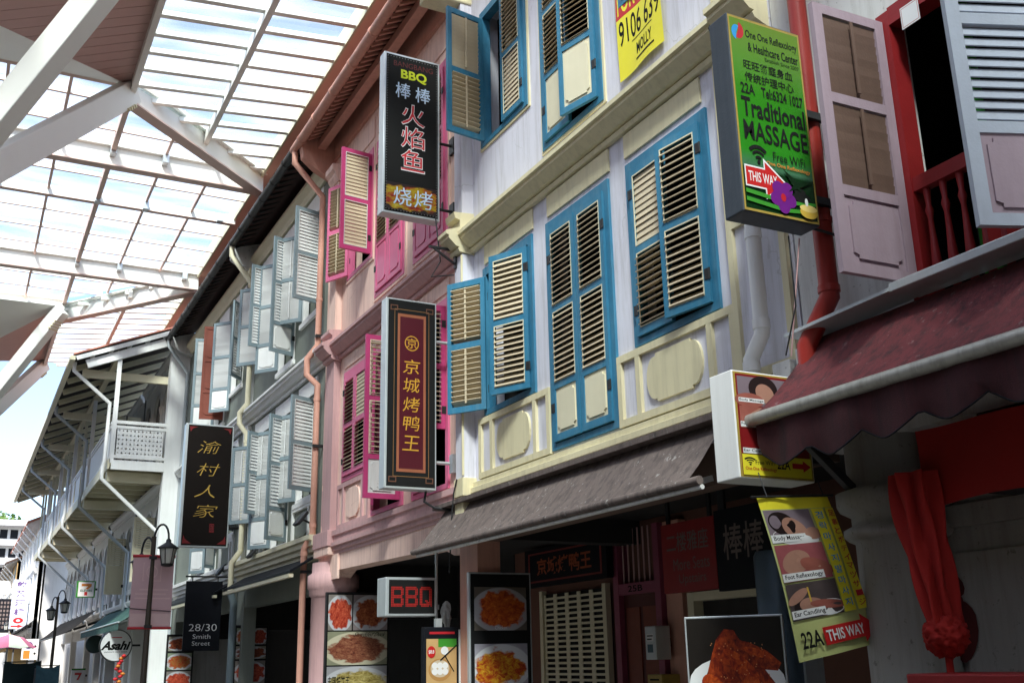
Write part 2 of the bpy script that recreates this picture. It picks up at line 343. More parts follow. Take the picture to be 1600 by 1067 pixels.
def leaf(house, hy, z0, z1, w, s, ang, fm, sm, rows, pm=None, x=D-.035, rod=0, tilts=None, label=None, st=.065, edge=None):
    """a shutter leaf hinged at (x, hy); s=+1 closes towards +Y, -1 towards -Y; ang 0 shut .. 170 folded back. rows from the top: (kind, share)"""
    a = R_(ang); o = Vector((-1, 0, 0)); y = Vector((0, s, 0))
    u = y*math.cos(a)+o*math.sin(a); n = o*math.cos(a)-y*math.sin(a)
    M = Matrix(((u.x, n.x, 0, x), (u.y, n.y, 0, hy), (0, 0, 1, z0), (0, 0, 0, 1)))
    H = z1-z0; t = .022; b = MB()
    b.box(0, st, -t, t, 0, H); b.box(w-st, w, -t, t, 0, H)
    rl = .075; tot = H-rl*(len(rows)+1); z = H; cells = []
    for i, (k, sh) in enumerate(rows):
        b.box(st, w-st, -t+.001, t-.001, z-rl, z); z -= rl; cells.append((k, z-tot*sh, z)); z -= tot*sh
    b.box(st, w-st, -t+.001, t-.001, 0, rl)
    sh = place(b.mesh('shutter', fm), 'shutter', house, M, label)
    e = MB(); pn = MB()
    for i, (k, a0, a1) in enumerate(cells):
        if k == 'l':
            if edge:
                for q in ((st, st+.012, a0, a1), (w-st-.012, w-st, a0, a1), (st+.012, w-st-.012, a0, a0+.012), (st+.012, w-st-.012, a1-.012, a1)): e.box(q[0], q[1], t-.004, t+.003, q[2], q[3])
            louvre(sh, M, st, w-st, a0+.01, a1-.01, sm, (tilts or [38]*9)[i])
        else:
            pn.box(st, w-st, -.008, .008, a0, a1)
            q = .035; c = .04; u0, u1, v0, v1 = st+q, w-st-q, a0+q, a1-q
            for sgn in (1, -1):
                pts = [(u0+c, sgn*.008, v0), (u1-c, sgn*.008, v0), (u1-c, sgn*.008, v0+c*.6), (u1, sgn*.008, v0+c), (u1, sgn*.008, v1-c), (u1-c, sgn*.008, v1-c*.6), (u1-c, sgn*.008, v1), (u0+c, sgn*.008, v1), (u0+c, sgn*.008, v1-c*.6), (u0, sgn*.008, v1-c), (u0, sgn*.008, v0+c), (u0+c, sgn*.008, v0+c*.6)]
                pn.prism(pts, (0, sgn*.014, 0))
    if pn.v: place(pn.mesh('panel', pm or sm), 'panel', sh, M)
    if e.v: place(e.mesh('bead', edge), 'bead', sh, M)
    if rod:
        r = MB()
        for k, a0, a1 in cells:
            if k == 'l': r.box(w/2-.012, w/2+.012, rod*(t+.014)-.006, rod*(t+.014)+.006, a0+.03, a1-.02)
        place(r.mesh('tilt_rod', sm), 'tilt_rod', sh, M)
    hg = MB()
    for zz in (H*.15, H*.85): hg.box(-.012, .05, t, t+.006, zz-.05, zz+.05); hg.tube([(-.008, t+.004, zz-.05), (-.008, t+.004, zz+.05)], .009, 6)
    place(hg.mesh('hinge', black), 'hinge', sh, M)
    return sh
def solve(hy, z, w, s, fx, lo, hi, x=D-.035):
    best = None
    for k in range(int((hi-lo)*2)+1):
        a = R_(lo+k*.5); p = (x-w*math.sin(a), hy+s*w*math.cos(a), z); e = abs(PJ(p)[0]-fx)
        if best is None or e < best[0]: best = (e, lo+k*.5)
    return best[1]
def winframe(house, y0, y1, z0, z1, mat, t=.085, out=.03, inn=.09, mid=False, sill=True):
    b = MB(); X0, X1 = D-out, D+inn
    b.box(X0, X1, y0, y0+t, z0, z1); b.box(X0, X1, y1-t, y1, z0, z1); b.box(X0+.002, X1, y0+t, y1-t, z1-t*1.2, z1); b.box(X0+.002, X1, y0+t, y1-t, z0, z0+t*.8)
    return b.build('window_frame', mat, house)
def octplaque(house, y0, y1, z0, z1, d, mat, th=.02, name='plaque'):
    cy, cz = (y0+y1)/2, (z0+z1)/2; hy, hz = (y1-y0)/2, (z1-z0)/2; pts = []
    r = hz*.86; k = hy-r*.62-.05
    for sgn in (1, -1):
        pts.append((D-d, cy+sgn*k, cz-sgn*hz)); 
        pts.append((D-d, cy+sgn*k, cz-sgn*hz*.88))
        for i in range(9):
            a = R_(-80+20*i); pts.append((D-d, cy+sgn*(k+.035+r*.62*math.cos(a)), cz+sgn*(hz*.88*math.sin(a))))
        pts.append((D-d, cy+sgn*k, cz+sgn*hz*.88)); pts.append((D-d, cy+sgn*k, cz+sgn*hz))
    return MB().prism(pts, (-th, 0, 0)).build(name, mat, house)
def skirt(house, y0, y1, z0, z1, fm, pm, om, ratio=(.16, .68, .16), cut=None):
    """the framed panelling under a window, with its rounded plaque"""
    b = MB(); t = .07; dd = (.0, .045)
    b.fb(y0, y1, z1-t, z1, *dd); b.fb(y0, y1, z0, z0+t, *dd)
    L = y1-y0-4*t; y = y0; ys = []
    for r in ratio:
        b.fb(y, y+t, z0+t, z1-t, .0, .044); y += t; ys.append((y, y+L*r)); y += L*r
    b.fb(y, y1, z0+t, z1-t, .0, .044); b.build('panel_frame', fm, house)
    for a, c in ys: MB().fb(a, c, z0+t, z1-t, .0, .008).build('recessed_panel', pm, house)
    a, c = ys[1]; octplaque(house, a+.08, c-.08, z0+t+.06, z1-t-.05, .008, om, .026)
def pier(house, name, y0, y1, z0, z1, d, mat): return MB().fb(y0, y1, z0, z1, -.25, d).build(name, mat, house)
def pipe(house, path, r, mat, name='downpipe', collars=()):
    o = MB().tube(path, r, 12).build(name, mat, house)
    for p, q in collars:
        MB().tube([Vector(p)+(Vector(q)-Vector(p))*.0, Vector(q)], r*1.12, 12).build('pipe_collar', mat, o)
    return o
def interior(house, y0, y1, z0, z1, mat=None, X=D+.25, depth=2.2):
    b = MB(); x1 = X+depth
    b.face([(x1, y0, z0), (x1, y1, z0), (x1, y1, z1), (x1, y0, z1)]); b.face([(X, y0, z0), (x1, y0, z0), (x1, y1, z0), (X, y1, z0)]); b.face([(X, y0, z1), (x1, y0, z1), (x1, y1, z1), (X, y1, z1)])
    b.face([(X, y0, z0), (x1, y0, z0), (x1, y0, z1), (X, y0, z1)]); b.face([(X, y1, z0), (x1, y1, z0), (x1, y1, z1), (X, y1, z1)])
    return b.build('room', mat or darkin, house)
def box_sign(name, label, x0, x1, y0, y1, z0, z1, side, cat='sign', bev=.008):
    t = thing(name, label, cat, ((x0+x1)/2, (y0+y1)/2, z0)); MB().box(x0, x1, y0, y1, z0, z1).build('cabinet', side, t, bev); return t

# ================================================================== the setting
b = MB(); b.face([(-600, -600, 0), (600, -600, 0), (600, 1400, 0), (-600, 1400, 0)]); b.build('road', asphalt, kind='structure', label='pale granite-paved street running between the shophouses')
pv = MB().box(4.9, 8.2, -6, 64, -.1, .14).build('pavement', paving, kind='structure', label='raised granite covered walkway along the shophouses')
k = MB()
for i in range(70):
    k.v.clear(); k.f.clear(); k.sm.clear()
    if i == 0: kb = MB().box(4.74, 4.896, 0, .99, -.1, .15).mesh('kerb_stone', paving)
    place(kb, 'kerb_stone', pv, Matrix.Translation((0, -6+i, 0)))

# ================================================================== lavender shophouse
YL0, YL1 = 5.76, 11.80
H = thing('shophouse', 'lavender shophouse with teal louvred shutters and cream mouldings', 'shophouse', (D, 8.8, 0))
WA, WB, WC = (9.95, 11.25), (8.29, 9.61), (6.66, 7.96)
holes = [(*WA, 4.43, 6.33), (*WB, 3.70, 6.31), (*WC, 4.40, 6.30), (*WA, 8.02, 10.05), (*WB, 7.22, 10.05), (*WC, 7.98, 10.05)]
wall(H, 'wall', YL0, YL1, 3.30, 11.0, holes, lav)
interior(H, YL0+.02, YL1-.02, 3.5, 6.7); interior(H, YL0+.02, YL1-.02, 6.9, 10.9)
MB().box(D+.25, 13, YL0, YL1, 10.95, 11.4).build('roof', tile, H)
for h in holes: winframe(H, *h, teal)
for (y0, y1), z0, z1 in ((WA, 8.02, 10.05), (WB, 7.22, 10.05), (WC, 7.98, 10.05)):   # thin cream architraves on the top storey
    m = MB(); g = .035; m.fb(y0-g, y0, z0-g, z1, 0, .018); m.fb(y1, y1+g, z0-g, z1, 0, .018); m.fb(y0, y1, z0-g, z0, 0, .018); m.build('architrave', cream, H)
cw = MB(); cw.box(D+.16, D+.2, WA[0]+.75, WA[0]+.9, 8.1, 9.95); cw.build('curtain', panelc, H)
LL = [('l', .5), ('l', .5)]; LP = [('l', .40), ('l', .37), ('p', .23)]
fw = .085
def pairw(o): return (o[1]-o[0]-2*fw)/2-.002
wl = pairw(WA)
# first storey: left window both leaves open, door shut, right window one leaf ajar
a = solve(WA[1]-fw, 6.2, wl, -1, 700, 95, 165); leaf(H, WA[1]-fw, 4.5, 6.2, wl, -1, a, teal, slatc, LL, rod=-1, tilts=[8, 30], edge=panelc)
a = solve(WA[0]+fw, 6.2, wl, 1, 765, 3, 60); leaf(H, WA[0]+fw, 4.5, 6.2, wl, 1, a, teal, slatc, LL, tilts=[52, 40], edge=panelc)
leaf(H, WB[1]-fw, 3.78, 6.2, wl, -1, 0, teal, slatc, LP, panelc, tilts=[42, 46], edge=panelc); leaf(H, WB[0]+fw, 3.78, 6.2, wl, 1, 0, teal, slatc, LP, panelc, tilts=[42, 46], edge=panelc)
leaf(H, WC[1]-fw, 4.48, 6.19, wl, -1, 0, teal, slatc, LL, tilts=[78, 18], edge=panelc)
leaf(H, WC[0]+fw, 4.48, 6.19, wl, 1, 9, teal, slatc, LL, tilts=[40, 40], edge=panelc)
# top storey
a = solve(WA[1]-fw, 9.9, wl, -1, 698, 80, 140); leaf(H, WA[1]-fw, 8.09, 9.92, wl, -1, a, teal, slatc, LL, rod=-1, tilts=[75, 30], edge=panelc)
leaf(H, WA[0]+fw, 8.09, 9.92, wl, 1, 0, teal, slatc, LL, tilts=[40, 75], edge=panelc)
LP2 = [('l', .36), ('l', .34), ('p', .30)]
leaf(H, WB[1]-fw, 7.3, 9.92, wl, -1, 0, teal, slatc, LP2, panelc, tilts=[42, 42], edge=panelc); leaf(H, WB[0]+fw, 7.3, 9.92, wl, 1, 14, teal, slatc, LP2, panelc, tilts=[42, 40], edge=panelc)
leaf(H, WC[1]-fw, 8.06, 9.92, wl, -1, 0, teal, slatc, LL, tilts=[42, 42], edge=panelc); leaf(H, WC[0]+fw, 8.06, 9.92, wl, 1, 0, teal, slatc, LL, tilts=[42, 42], edge=panelc)
# cornice between the storeys, frieze panels, base mouldings, skirts
cp = [(0, 6.66), (.05, 6.66), (.07, 6.70), (.05, 6.725), (.10, 6.735), (.17, 6.80), (.20, 6.83), (.20, 6.87), (.235, 6.88), (.235, 6.93), (0, 6.97)]
mould(H, 'cornice', YL0+.03, 11.565, cp, cream)
for y0, y1 in ((9.93, 11.22), (8.27, 9.58), (6.72, 7.98)): MB().fb(y0, y1, 6.385, 6.64, 0, .022).build('frieze_panel', cream, H, .003)
mould(H, 'base_ledge', YL0+.03, 11.60, [(0, 3.66), (.05, 3.66), (.05, 3.605), (.085, 3.59), (.085, 3.53), (.05, 3.52), (.05, 3.44), (.02, 3.43), (.02, 3.33), (0, 3.33)], cream)
skirt(H, 9.63, 11.40, 3.68, 4.41, cream, lav, cream); skirt(H, 6.48, 8.27, 3.68, 4.38, cream, lav, cream)
# left pilaster with its capital
pier(H, 'pilaster', 11.57, 11.80, 3.72, 6.64, .165, lav); pier(H, 'pilaster', 11.57, 11.80, 7.2, 10.9, .165, lav)
MB().fb(11.565, 11.58, 3.75, 6.62, .16, .185).build('pilaster_bead', cream, H)
MB().fb(11.55, 11.81, 3.5, 3.72, 0, .19).build('pilaster_base', cream, H, .004); MB().fb(11.56, 11.805, 3.2, 3.5, 0, .18).build('pilaster_base', cream, H, .004)
mould(H, 'capital', 11.55, 11.83, [(0, 6.64)]+[(d+.16, z) for d, z in cp[1:-1]]+[(.2, 7.0), (.2, 7.1), (.27, 7.12), (.29, 7.2), (0, 7.22)], cream)
# panelled pilaster on the right with cream strips
m = MB(); m.fb(6.42, 6.49, 3.66, 6.62, 0, .046); m.fb(5.80, 5.87, 3.66, 6.62, 0, .046)
for z in (3.68, 5.02, 6.55): m.fb(5.87, 6.42, z, z+.08, 0, .045)
m.build('pilaster_frame', cream, H)
for z0, z1 in ((3.76, 5.02), (5.10, 6.55)): MB().fb(5.87, 6.42, z0, z1, 0, .01).build('recessed_panel', lav, H)
m = mould(H, 'capital', 5.77, 6.20, [(0, 6.6)]+[(d+.1, z) for d, z in cp[1:-1]]+[(.16, 7.0), (.16, 7.1), (.22, 7.2), (0, 7.22)], cream)
MB().fb(5.8, 6.45, 7.25, 8.6, 0, .03).build('recessed_panel', cream, H); MB().fb(5.9, 6.35, 7.35, 8.5, .03, .035).build('recessed_panel', lav, H)
pw = [F(1196, 372, 5.36), F(1208, 528, 5.36), F(1186, 568, 5.34), F(1184, 640, 5.34)]
pw[1].y = pw[0].y; 
pipe(H, [(5.36, 6.05, 7.0), (5.36, 6.05, 3.98), (5.33, 6.17, 3.80), (5.33, 6.17, 3.2)], .062, white, collars=[((5.36, 6.05, 4.78), (5.36, 6.05, 4.86)), ((5.36, 6.05, 4.02), (5.36, 6.05, 4.10)), ((5.33, 6.17, 3.70), (5.33, 6.17, 3.78))])
m = MB(); m.fb(5.80, 6.0, 3.5, 3.72, 0, .12); m.build('plaster_corbel', whited, H, .01)
# eave corner seen at the top of the picture
m = MB(); m.box(4.72, 5.6, 11.5, 11.95, 10.55, 10.8); m.box(4.85, 5.6, 11.55, 11.9, 10.4, 10.55); m.build('corbel', cream, H, .02)
pipe(H, [(4.85, 5.8, 11.0), (4.85, 11.75, 11.0)], .08, whited, 'gutter')
m = MB(); p = F(712, 392, 5.33); m.beam((5.33, p.y, p.z), (4.95, p.y, p.z), .03, .03); m.beam((5.33, p.y, p.z-.2), (5.0, p.y, p.z), .025, .025); m.box(5.31, 5.335, p.y-.03, p.y+.03, p.z-.25, p.z+.1); m.build('iron_bracket', black, H)
for pts_ in ([(5.1, 11.9, 7.25), (5.15, 11.85, 6.6), (5.0, 11.8, 6.35), (5.3, 11.75, 6.4)], [(5.3, 11.7, 3.72), (5.28, 11.75, 3.55), (5.27, 11.8, 3.2), (5.25, 11.82, 2.6)], [(5.49, 6.3, 9.0), (5.47, 6.28, 7.3), (5.26, 6.25, 6.8), (5.48, 6.22, 6.4), (5.47, 6.2, 5.0)]): MB().tube(pts_, .009, 6).build('cable', black, H)
# ground floor: piers, beam, walkway ceiling, shop front
pier(H, 'pier', 11.45, 11.95, .14, 3.3, .05, salmon)
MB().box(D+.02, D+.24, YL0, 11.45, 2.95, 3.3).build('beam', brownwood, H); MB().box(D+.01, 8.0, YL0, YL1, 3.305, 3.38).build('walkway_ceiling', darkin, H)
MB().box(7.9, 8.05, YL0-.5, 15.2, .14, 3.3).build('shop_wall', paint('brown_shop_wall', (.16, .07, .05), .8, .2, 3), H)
t = thing('roller_grille', 'pale yellow perforated roller shutter closing a dark shopfront', 'roller shutter', (7.8, 13.2, .14))
yr0, yr1, zt = 12.42, 14.1, 2.5
sm_ = MB(); 
for j in range(6):
    yy = (yr1-yr0)/5*j; sm_.box(0, .012, max(0, yy-.05), min(yr1-yr0, yy+.05), 0.032, .075)
sm_.box(0, .014, 0, yr1-yr0, 0, .032); sl_ = sm_.mesh('grille_slat', panelc)
for i in range(31): place(sl_, 'grille_slat', t, Matrix.Translation((7.8, yr0, .15+i*.0755)))
m = MB(); m.box(7.77, 7.85, yr0-.09, yr0-.002, .14, zt+.05); m.box(7.77, 7.85, yr1+.002, yr1+.09, .14, zt+.05); m.build('guide_rail', panelc, t)
MB().box(7.84, 7.86, yr0, yr1, .14, zt).build('backing', darkin, t)
# pink door frame with a dark door and number
t = thing('doorway', 'dark panelled door in a pink frame marked 25B beneath a barred transom', 'door', (7.85, 11.2, .14))
dy0, dy1 = 10.98, 12.05
m = MB(); m.box(7.72, 7.89, dy0, dy0+.12, .14, 3.2); m.box(7.72, 7.89, dy1-.12, dy1, .14, 3.2); m.box(7.725, 7.89, dy0+.12, dy1-.12, 2.36, 2.5); m.build('door_frame', paint('dull_magenta_frame', (.28, .06, .11), .5, .2, 5), t)
MB().box(7.8, 7.88, dy0+.12, dy1-.12, .14, 2.36).build('door_leaf', paint('dark_red_door', (.09, .018, .016), .5, .2, 5), t)
for z0, z1 in ((.4, 1.1), (1.25, 2.2)):
    for k in (0, 1): MB().box(7.785, 7.8, dy0+.2+k*.38, dy0+.5+k*.38, z0, z1).build('door_panel', woodred, t)
for i in range(7): MB().tube([(7.78, dy0+.17+i*.12, 2.5), (7.78, dy0+.17+i*.12, 3.2)], .012, 6).build('transom_bar', mauve, t)
f = xface(dy1-.3, 2.48, dy0+.35, 2.38, 7.723, t); f.text('25B', .1, .9, .1, .9, blackl, .02)
m = MB(); m.box(7.78, 7.9, 10.62, 10.95, .14, 3.2); m.build('door_pilaster', salmon, H)
m = MB(); m.box(7.7, 7.9, 10.3, 10.42, .14, 2.3); m.box(7.7, 7.9, 9.0, 9.12, .14, 2.3); m.box(7.702, 7.9, 9.12, 10.3, 2.2, 2.3); m.build('stair_door_frame', panelc, H)
MB().box(7.84, 7.9, 9.12, 10.3, .14, 2.2).build('stair_door', darkin, H)
# intercom / meter box, letter box
p = F(1017, 1003, 7.5)
t = thing('meter_box', 'grey metal coin box with a pale printed front beside the stair door', 'meter box', (7.55, p.y, p.z-.2))
MB().box(7.5, 7.72, p.y-.1, p.y+.12, p.z-.2, p.z+.19).build('case', alu, t, .01); f = xface(p.y+.1, p.z+.17, p.y-.08, p.z-.18, 7.498, t)
f.rect('front_plate', .02, .98, .02, .98, alu); f.rect('screen', .15, .8, .55, .82, paint('blue_grey_screen', (.06, .12, .16), .3)); f.rect('notice', .1, .9, .2, .45, whitel); f.rect('fine_print', .16, .84, .25, .29, blackl); f.rect('fine_print', .16, .7, .36, .4, blackl)
MB().box(7.7, 7.91, p.y-.02, p.y+.02, p.z-.05, p.z+.05).build('bracket', black, t)
p = F(1020, 1060, 7.5); t = thing('letter_box', 'brown metal letter box below the grey coin box', 'letter box', (7.55, p.y, p.z-.2))
MB().box(7.52, 7.89, p.y-.16, p.y+.14, p.z-.22, p.z+.05).build('case', brass, t, .01); MB().box(7.515, 7.53, p.y-.1, p.y+.08, p.z-.02, p.z).build('slot', blackl, t)

for y_, hh in ((11.62, H),): MB().box(D+.26, 7.9, y_, y_+.3, 3.0, 3.3).build('cross_beam', darkin, hh)
# brown canvas awning
t = thing('awning', 'dirty brown canvas awning with bird droppings below the lavender facade', 'awning', (5.2, 9.3, 2.85))
ya, yb = 6.46, 12.3; XF, ZF = 4.97, 2.88
def cloth(y0, y1, p0, p1, n=40, k=6, sag=.02, wr=.008):
    m = MB(); pts = []
    for i in range(n+1):
        for j in range(k+1):
            s = j/k; y = y0+(y1-y0)*i/n
            pts.append((p0[0]+(p1[0]-p0[0])*s, y+.03*math.sin(i*.9), p0[1]+(p1[1]-p0[1])*s-sag*math.sin(math.pi*s)*(1+.7*abs(math.sin(y*2.1)))+wr*math.sin(i*1.7+s*5)*math.sin(math.pi*s)))
    fs = [(i*(k+1)+j, i*(k+1)+j+1, (i+1)*(k+1)+j+1, (i+1)*(k+1)+j) for i in range(n) for j in range(k)]
    return m.idx(pts, fs, True)
def ylo(v): return v
cl = cloth(ya+.2, yb, (5.42, 3.44), (XF, ZF)); cl.build('canvas', brownaw, t)
MB().box(5.28, 5.47, 6.2, yb+.12, 3.42, 3.475).build('flashing', brownaw, t, .004)
MB().tube([(XF, ya, ZF), (XF, yb, ZF)], .035, 10).build('front_bar', brownaw, t)
MB().tube([(XF+.02, ya, ZF-.05), (XF+.02, yb-.1, ZF-.05)], .02, 8).build('valance_bar', whited, t)
for y in (ya+.5, 9.3, yb-.4): MB().beam((XF, y, ZF-.02), (5.48, y, 3.0), .03, .05).build('arm', whited, t)
t2 = thing('fluorescent_batten', 'slim pale lamp batten slung beneath the brown awning', 'lamp', (5.15, 7.8, 2.8))
p = F(1010, 778, 5.2); q = F(850, 815, 5.2); MB().beam((5.2, p.y, p.z), (5.2, q.y, q.z), .08, .06).build('batten', panelc, t2, .01); MB().beam((5.2, p.y+.3, p.z+.03), (5.2, p.y+.3, p.z+.12), .02, .02, (1, 0, 0)).build('hanger', black, t2); MB().beam((5.2, q.y-.3, q.z+.03), (5.2, q.y-.3, q.z+.12), .02, .02, (1, 0, 0)).build('hanger', black, t2)
# yellow and red banner
t = thing('rent_banner', 'yellow and red vinyl banner on the lavender wall above the cornice', 'banner', (D, 7.4, 7.2))
tl, tr, bl, br = F(988, -75, D-.03), F(1060, -150, D-.03), F(1006, 126, D-.03), F(1071, 74, D-.03)
tl.y = bl.y = 7.93; tr.y = br.y = 7.16; tl.z = tr.z = 8.55; bl.z = 7.22; br.z = 7.27
f = Face(tl, tr, bl, br, t, bend=lambda u, v: .012*math.sin(7*u+3*v)+.012); f.rect('sheet', 0, 1, 0, 1, yellow); f.rect('red_band', 0, 1, 0, .47, redl)
f.text('FOR RENT', .04, .97, .24, .44, yellow, .02); f.text('9106 639', .05, .97, .5, .72, blackl, .01); f.rect('fine_print', .3, .8, .738, .746, blackl); f.text('MOLLY', .4, .78, .79, .89, blackl, .02); f.rect('fine_print', .38, .82, .92, .935, blackl)
for u in (.02, .98): MB().lathe(tuple(f.P(u, .03)), [(.012, -.01), (.012, .01)], 8, 'x').build('screw', black, t)

# ================================================================== pink shophouse
YP0, YP1 = 11.82, 17.80
H = thing('shophouse', 'salmon pink shophouse with hot pink shutters and red-boarded eave', 'shophouse', (D, 14.8, 0))
PA, PB, PC = (15.44, 16.72), (13.98, 15.28), (12.35, 13.62)
holes = [(*PA, 4.45, 6.32), (*PB, 3.72, 6.32), (*PC, 3.72, 6.32), (*PA, 8.0, 10.02), (*PB, 7.22, 10.02), (*PC, 7.22, 10.02)]
wall(H, 'wall', YP0, YP1, 3.3, 11.3, holes, pink); interior(H, YP0+.02, YP1-.02, 3.5, 6.7); interior(H, YP0+.02, YP1-.02, 6.9, 10.9)
for h in holes: winframe(H, *h, hot)
wl = pairw(PA)
leaf(H, PA[1]-fw, 4.53, 6.2, wl, -1, 0, hot, slatc, LL, tilts=[35, 35]); leaf(H, PA[0]+fw, 4.53, 6.2, wl, 1, 0, hot, slatc, LL, tilts=[80, 35])
a = solve(PB[0]+fw, 3.9, wl, 1, 569, 60, 120); leaf(H, PB[0]+fw, 3.8, 6.2, wl, 1, 92, magenta, slatc, LP, whited, tilts=[8, 16], edge=panelc)
leaf(H, PB[1]-fw, 3.8, 6.2, wl, -1, 20, magenta, slatc, LP, panelc, tilts=[40, 40])
leaf(H, PC[1]-fw, 3.8, 6.2, wl, -1, 0, hot, slatc, LP, panelc); leaf(H, PC[0]+fw, 4.5, 6.2, wl, 1, 88, magenta, slatc, LL, tilts=[20, 20])
a = solve(PA[1]-fw, 8.1, wl, -1, 510, 100, 170); leaf(H, PA[1]-fw, 8.08, 9.9, wl, -1, a, hot, slatc, LL, rod=-1, tilts=[38, 30], edge=panelc)
a = solve(PA[0]+fw, 8.1, wl, 1, 530, 60, 120); leaf(H, PA[0]+fw, 8.08, 9.9, wl, 1, a, magenta, slatc, LL, tilts=[78, 78], edge=whited)
leaf(H, PB[1]-fw, 7.3, 9.9, wl, -1, 0, hot, slatc, LP2, hot, edge=panelc); leaf(H, PB[0]+fw, 7.3, 9.9, wl, 1, 0, hot, slatc, LP2, hot, edge=panelc)
leaf(H, PC[1]-fw, 7.3, 9.9, wl, -1, 0, hot, slatc, LP2, hot); leaf(H, PC[0]+fw, 7.3, 9.9, wl, 1, 0, hot, slatc, LP2, hot)
for (y0, y1), z0, z1 in ((PA, 8.0, 10.02), (PB, 7.22, 10.02), (PC, 7.22, 10.02), (PA, 4.45, 6.32)):
    m = MB(); g = .05; m.fb(y0-g, y0, z0-g, z1+g, 0, .02); m.fb(y1, y1+g, z0-g, z1+g, 0, .02); m.fb(y0, y1, z0-g, z0, 0, .02); m.fb(y0, y1, z1, z1+g, 0, .02); m.build('architrave', mauve if z0 < 7 else pink, H)
cpp = [(d, z-.02) for d, z in cp]
mould(H, 'cornice', 11.85, 16.98, cpp, mauve)
for y0, y1 in ((PA[0], PA[1]), PB, PC):
    MB().fb(y0-.02, y1+.02, 6.40, 6.60, 0, .02).build('frieze_panel', pink, H, .003); MB().fb(y0, y1, 10.2, 10.6, 0, .02).build('frieze_panel', pink, H, .003)
mould(H, 'base_ledge', 11.85, 17.0, [(0, 3.68), (.09, 3.68), (.09, 3.60), (.06, 3.59), (.06, 3.50), (.10, 3.49), (.10, 3.43), (.06, 3.42), (.06, 3.36), (.03, 3.35), (.03, 3.3), (0, 3.3)], mauve)
skirt(H, 15.36, 16.9, 3.69, 4.42, mauve, pink, pink)
pier(H, 'pilaster', 17.0, 17.42, 3.7, 6.62, .12, mauve); pier(H, 'pilaster', 17.04, 17.38, 7.15, 10.4, .12, pink); pier(H, 'pilaster', 17.42, 17.78, 3.7, 10.4, .03, pink)
for z0, z1 in ((3.85, 4.45), (4.55, 6.4)): MB().fb(17.5, 17.72, z0, z1, .03, .045).build('pilaster_panel', mauve, H)
MB().fb(16.98, 17.8, 3.44, 3.70, 0, .16).build('pilaster_base', mauve, H, .01); MB().fb(17.0, 17.79, 3.3, 3.44, 0, .14).build('pilaster_base', pink, H, .01)
mould(H, 'capital', 16.96, 17.45, [(0, 6.6)]+[(d+.13, z-.02) for d, z in cp[1:-1]]+[(.18, 7.0), (.18, 7.06), (.24, 7.1), (.24, 7.16), (0, 7.18)], mauve)
mould(H, 'capital', 17.0, 17.44, [(0, 10.05), (.14, 10.05), (.2, 10.15), (.2, 10.2), (.26, 10.25), (.26, 10.36), (0, 10.4)], pink)
# ground floor: round-capped column, wide splayed beam
colp = MB().lathe((5.62, 17.45, .14), [(.42, 0), (.42, .2), (.36, .25), (.36, 2.5), (.40, 2.53), (.40, 2.62), (.43, 2.65), (.43, 2.85), (.36, 2.9), (.36, 3.06)], 20); colp.build('column', mauve, H)
m = MB(); pb_ = F(517, 906); 
m.prism([(D-.015, 17.79, 3.32), (D-.015, 17.79, 2.88), (D-.015, 17.2, 2.88), (D-.015, 16.75, 3.04), (D-.015, 12.6, 2.98), (D-.015, 12.2, 2.85), (D-.015, 11.9, 2.85), (D-.015, 11.9, 3.32)], (.3, 0, 0)); m.build('beam', pink, H)
MB().fb(16.75, 17.79, 2.9, 3.3, .01, .05).build('beam_strip', pink, H, .005)
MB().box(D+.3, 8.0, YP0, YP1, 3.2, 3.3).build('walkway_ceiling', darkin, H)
MB().box(7.9, 8.05, 15.25, YP1, .14, 3.2).build('shop_wall', darkin, H)
MB().box(D+.3, 7.9, 17.45, 17.75, 2.3, 3.2).build('cross_beam', darkin, H)
# eave: boards, rafters, wall plate beam, gutter, downpipe, corbel
EX, EZ = 4.85, 11.0
m = MB(); m.prism([(EX+.02, YP0, EZ+.04), (EX+.02, YP0, EZ+.10), (D+.3, YP0, EZ+.46), (D+.3, YP0, EZ+.40)], (0, YP1-YP0, 0)); m.build('eave_boarding', soffitd, H)
for i in range(34): MB().beam((EX+.04, YP0+.1+i*.174, EZ+.02), (D+.02, YP0+.1+i*.174, EZ+.36), .06, .07).build('rafter', salmon, H)
MB().box(5.13, 5.28, YP0, YP1-.1, EZ-.08, EZ+.07).build('purlin', salmon, H)
MB().box(D-.05, D, YP0, YP1, 10.72, 11.3).build('wall_plate', salmon, H)
pipe(H, [(EX-.06, YP0-.2, EZ), (EX-.06, 18.05, EZ)], .085, salmon, 'gutter', [((EX-.06, y, EZ), (EX-.06, y+.05, EZ)) for y in (12.6, 13.6, 14.6, 15.6, 16.6, 17.5)])
m = MB(); m.prism([(4.80, 17.62, 11.1), (4.86, 17.62, 10.7), (5.1, 17.62, 10.5), (5.5, 17.62, 10.3), (5.5, 17.62, 11.4)], (0, .18, 0)); m.build('corbel', salmon, H, .01)
pipe(H, [(EX-.06, 17.95, EZ-.05), (EX-.06, 17.95, EZ-.3), (5.36, 17.95, 10.1), (5.36, 17.95, 7.15), (5.2, 18.05, 6.9), (5.2, 18.05, 6.6), (5.38, 17.95, 6.4), (5.38, 17.95, 3.75), (5.3, 18.15, 3.5), (5.3, 18.15, .14)], .058, salmon, 'downpipe',
     [((5.36, 17.95, 8), (5.36, 17.95, 8.05)), ((5.38, 17.95, 6.1), (5.38, 17.95, 6.16)), ((5.38, 17.95, 3.85), (5.38, 17.95, 3.92)), ((5.3, 18.15, 3.38), (5.3, 18.15, 3.45))])
for z, x, y in ((7.3, 5.36, 17.95), (5.27, 5.38, 17.95), (3.1, 5.3, 18.15)): MB().box(x-.07, D, y-.1, y-.04, z-.02, z+.03).build('pipe_clip', black, H)
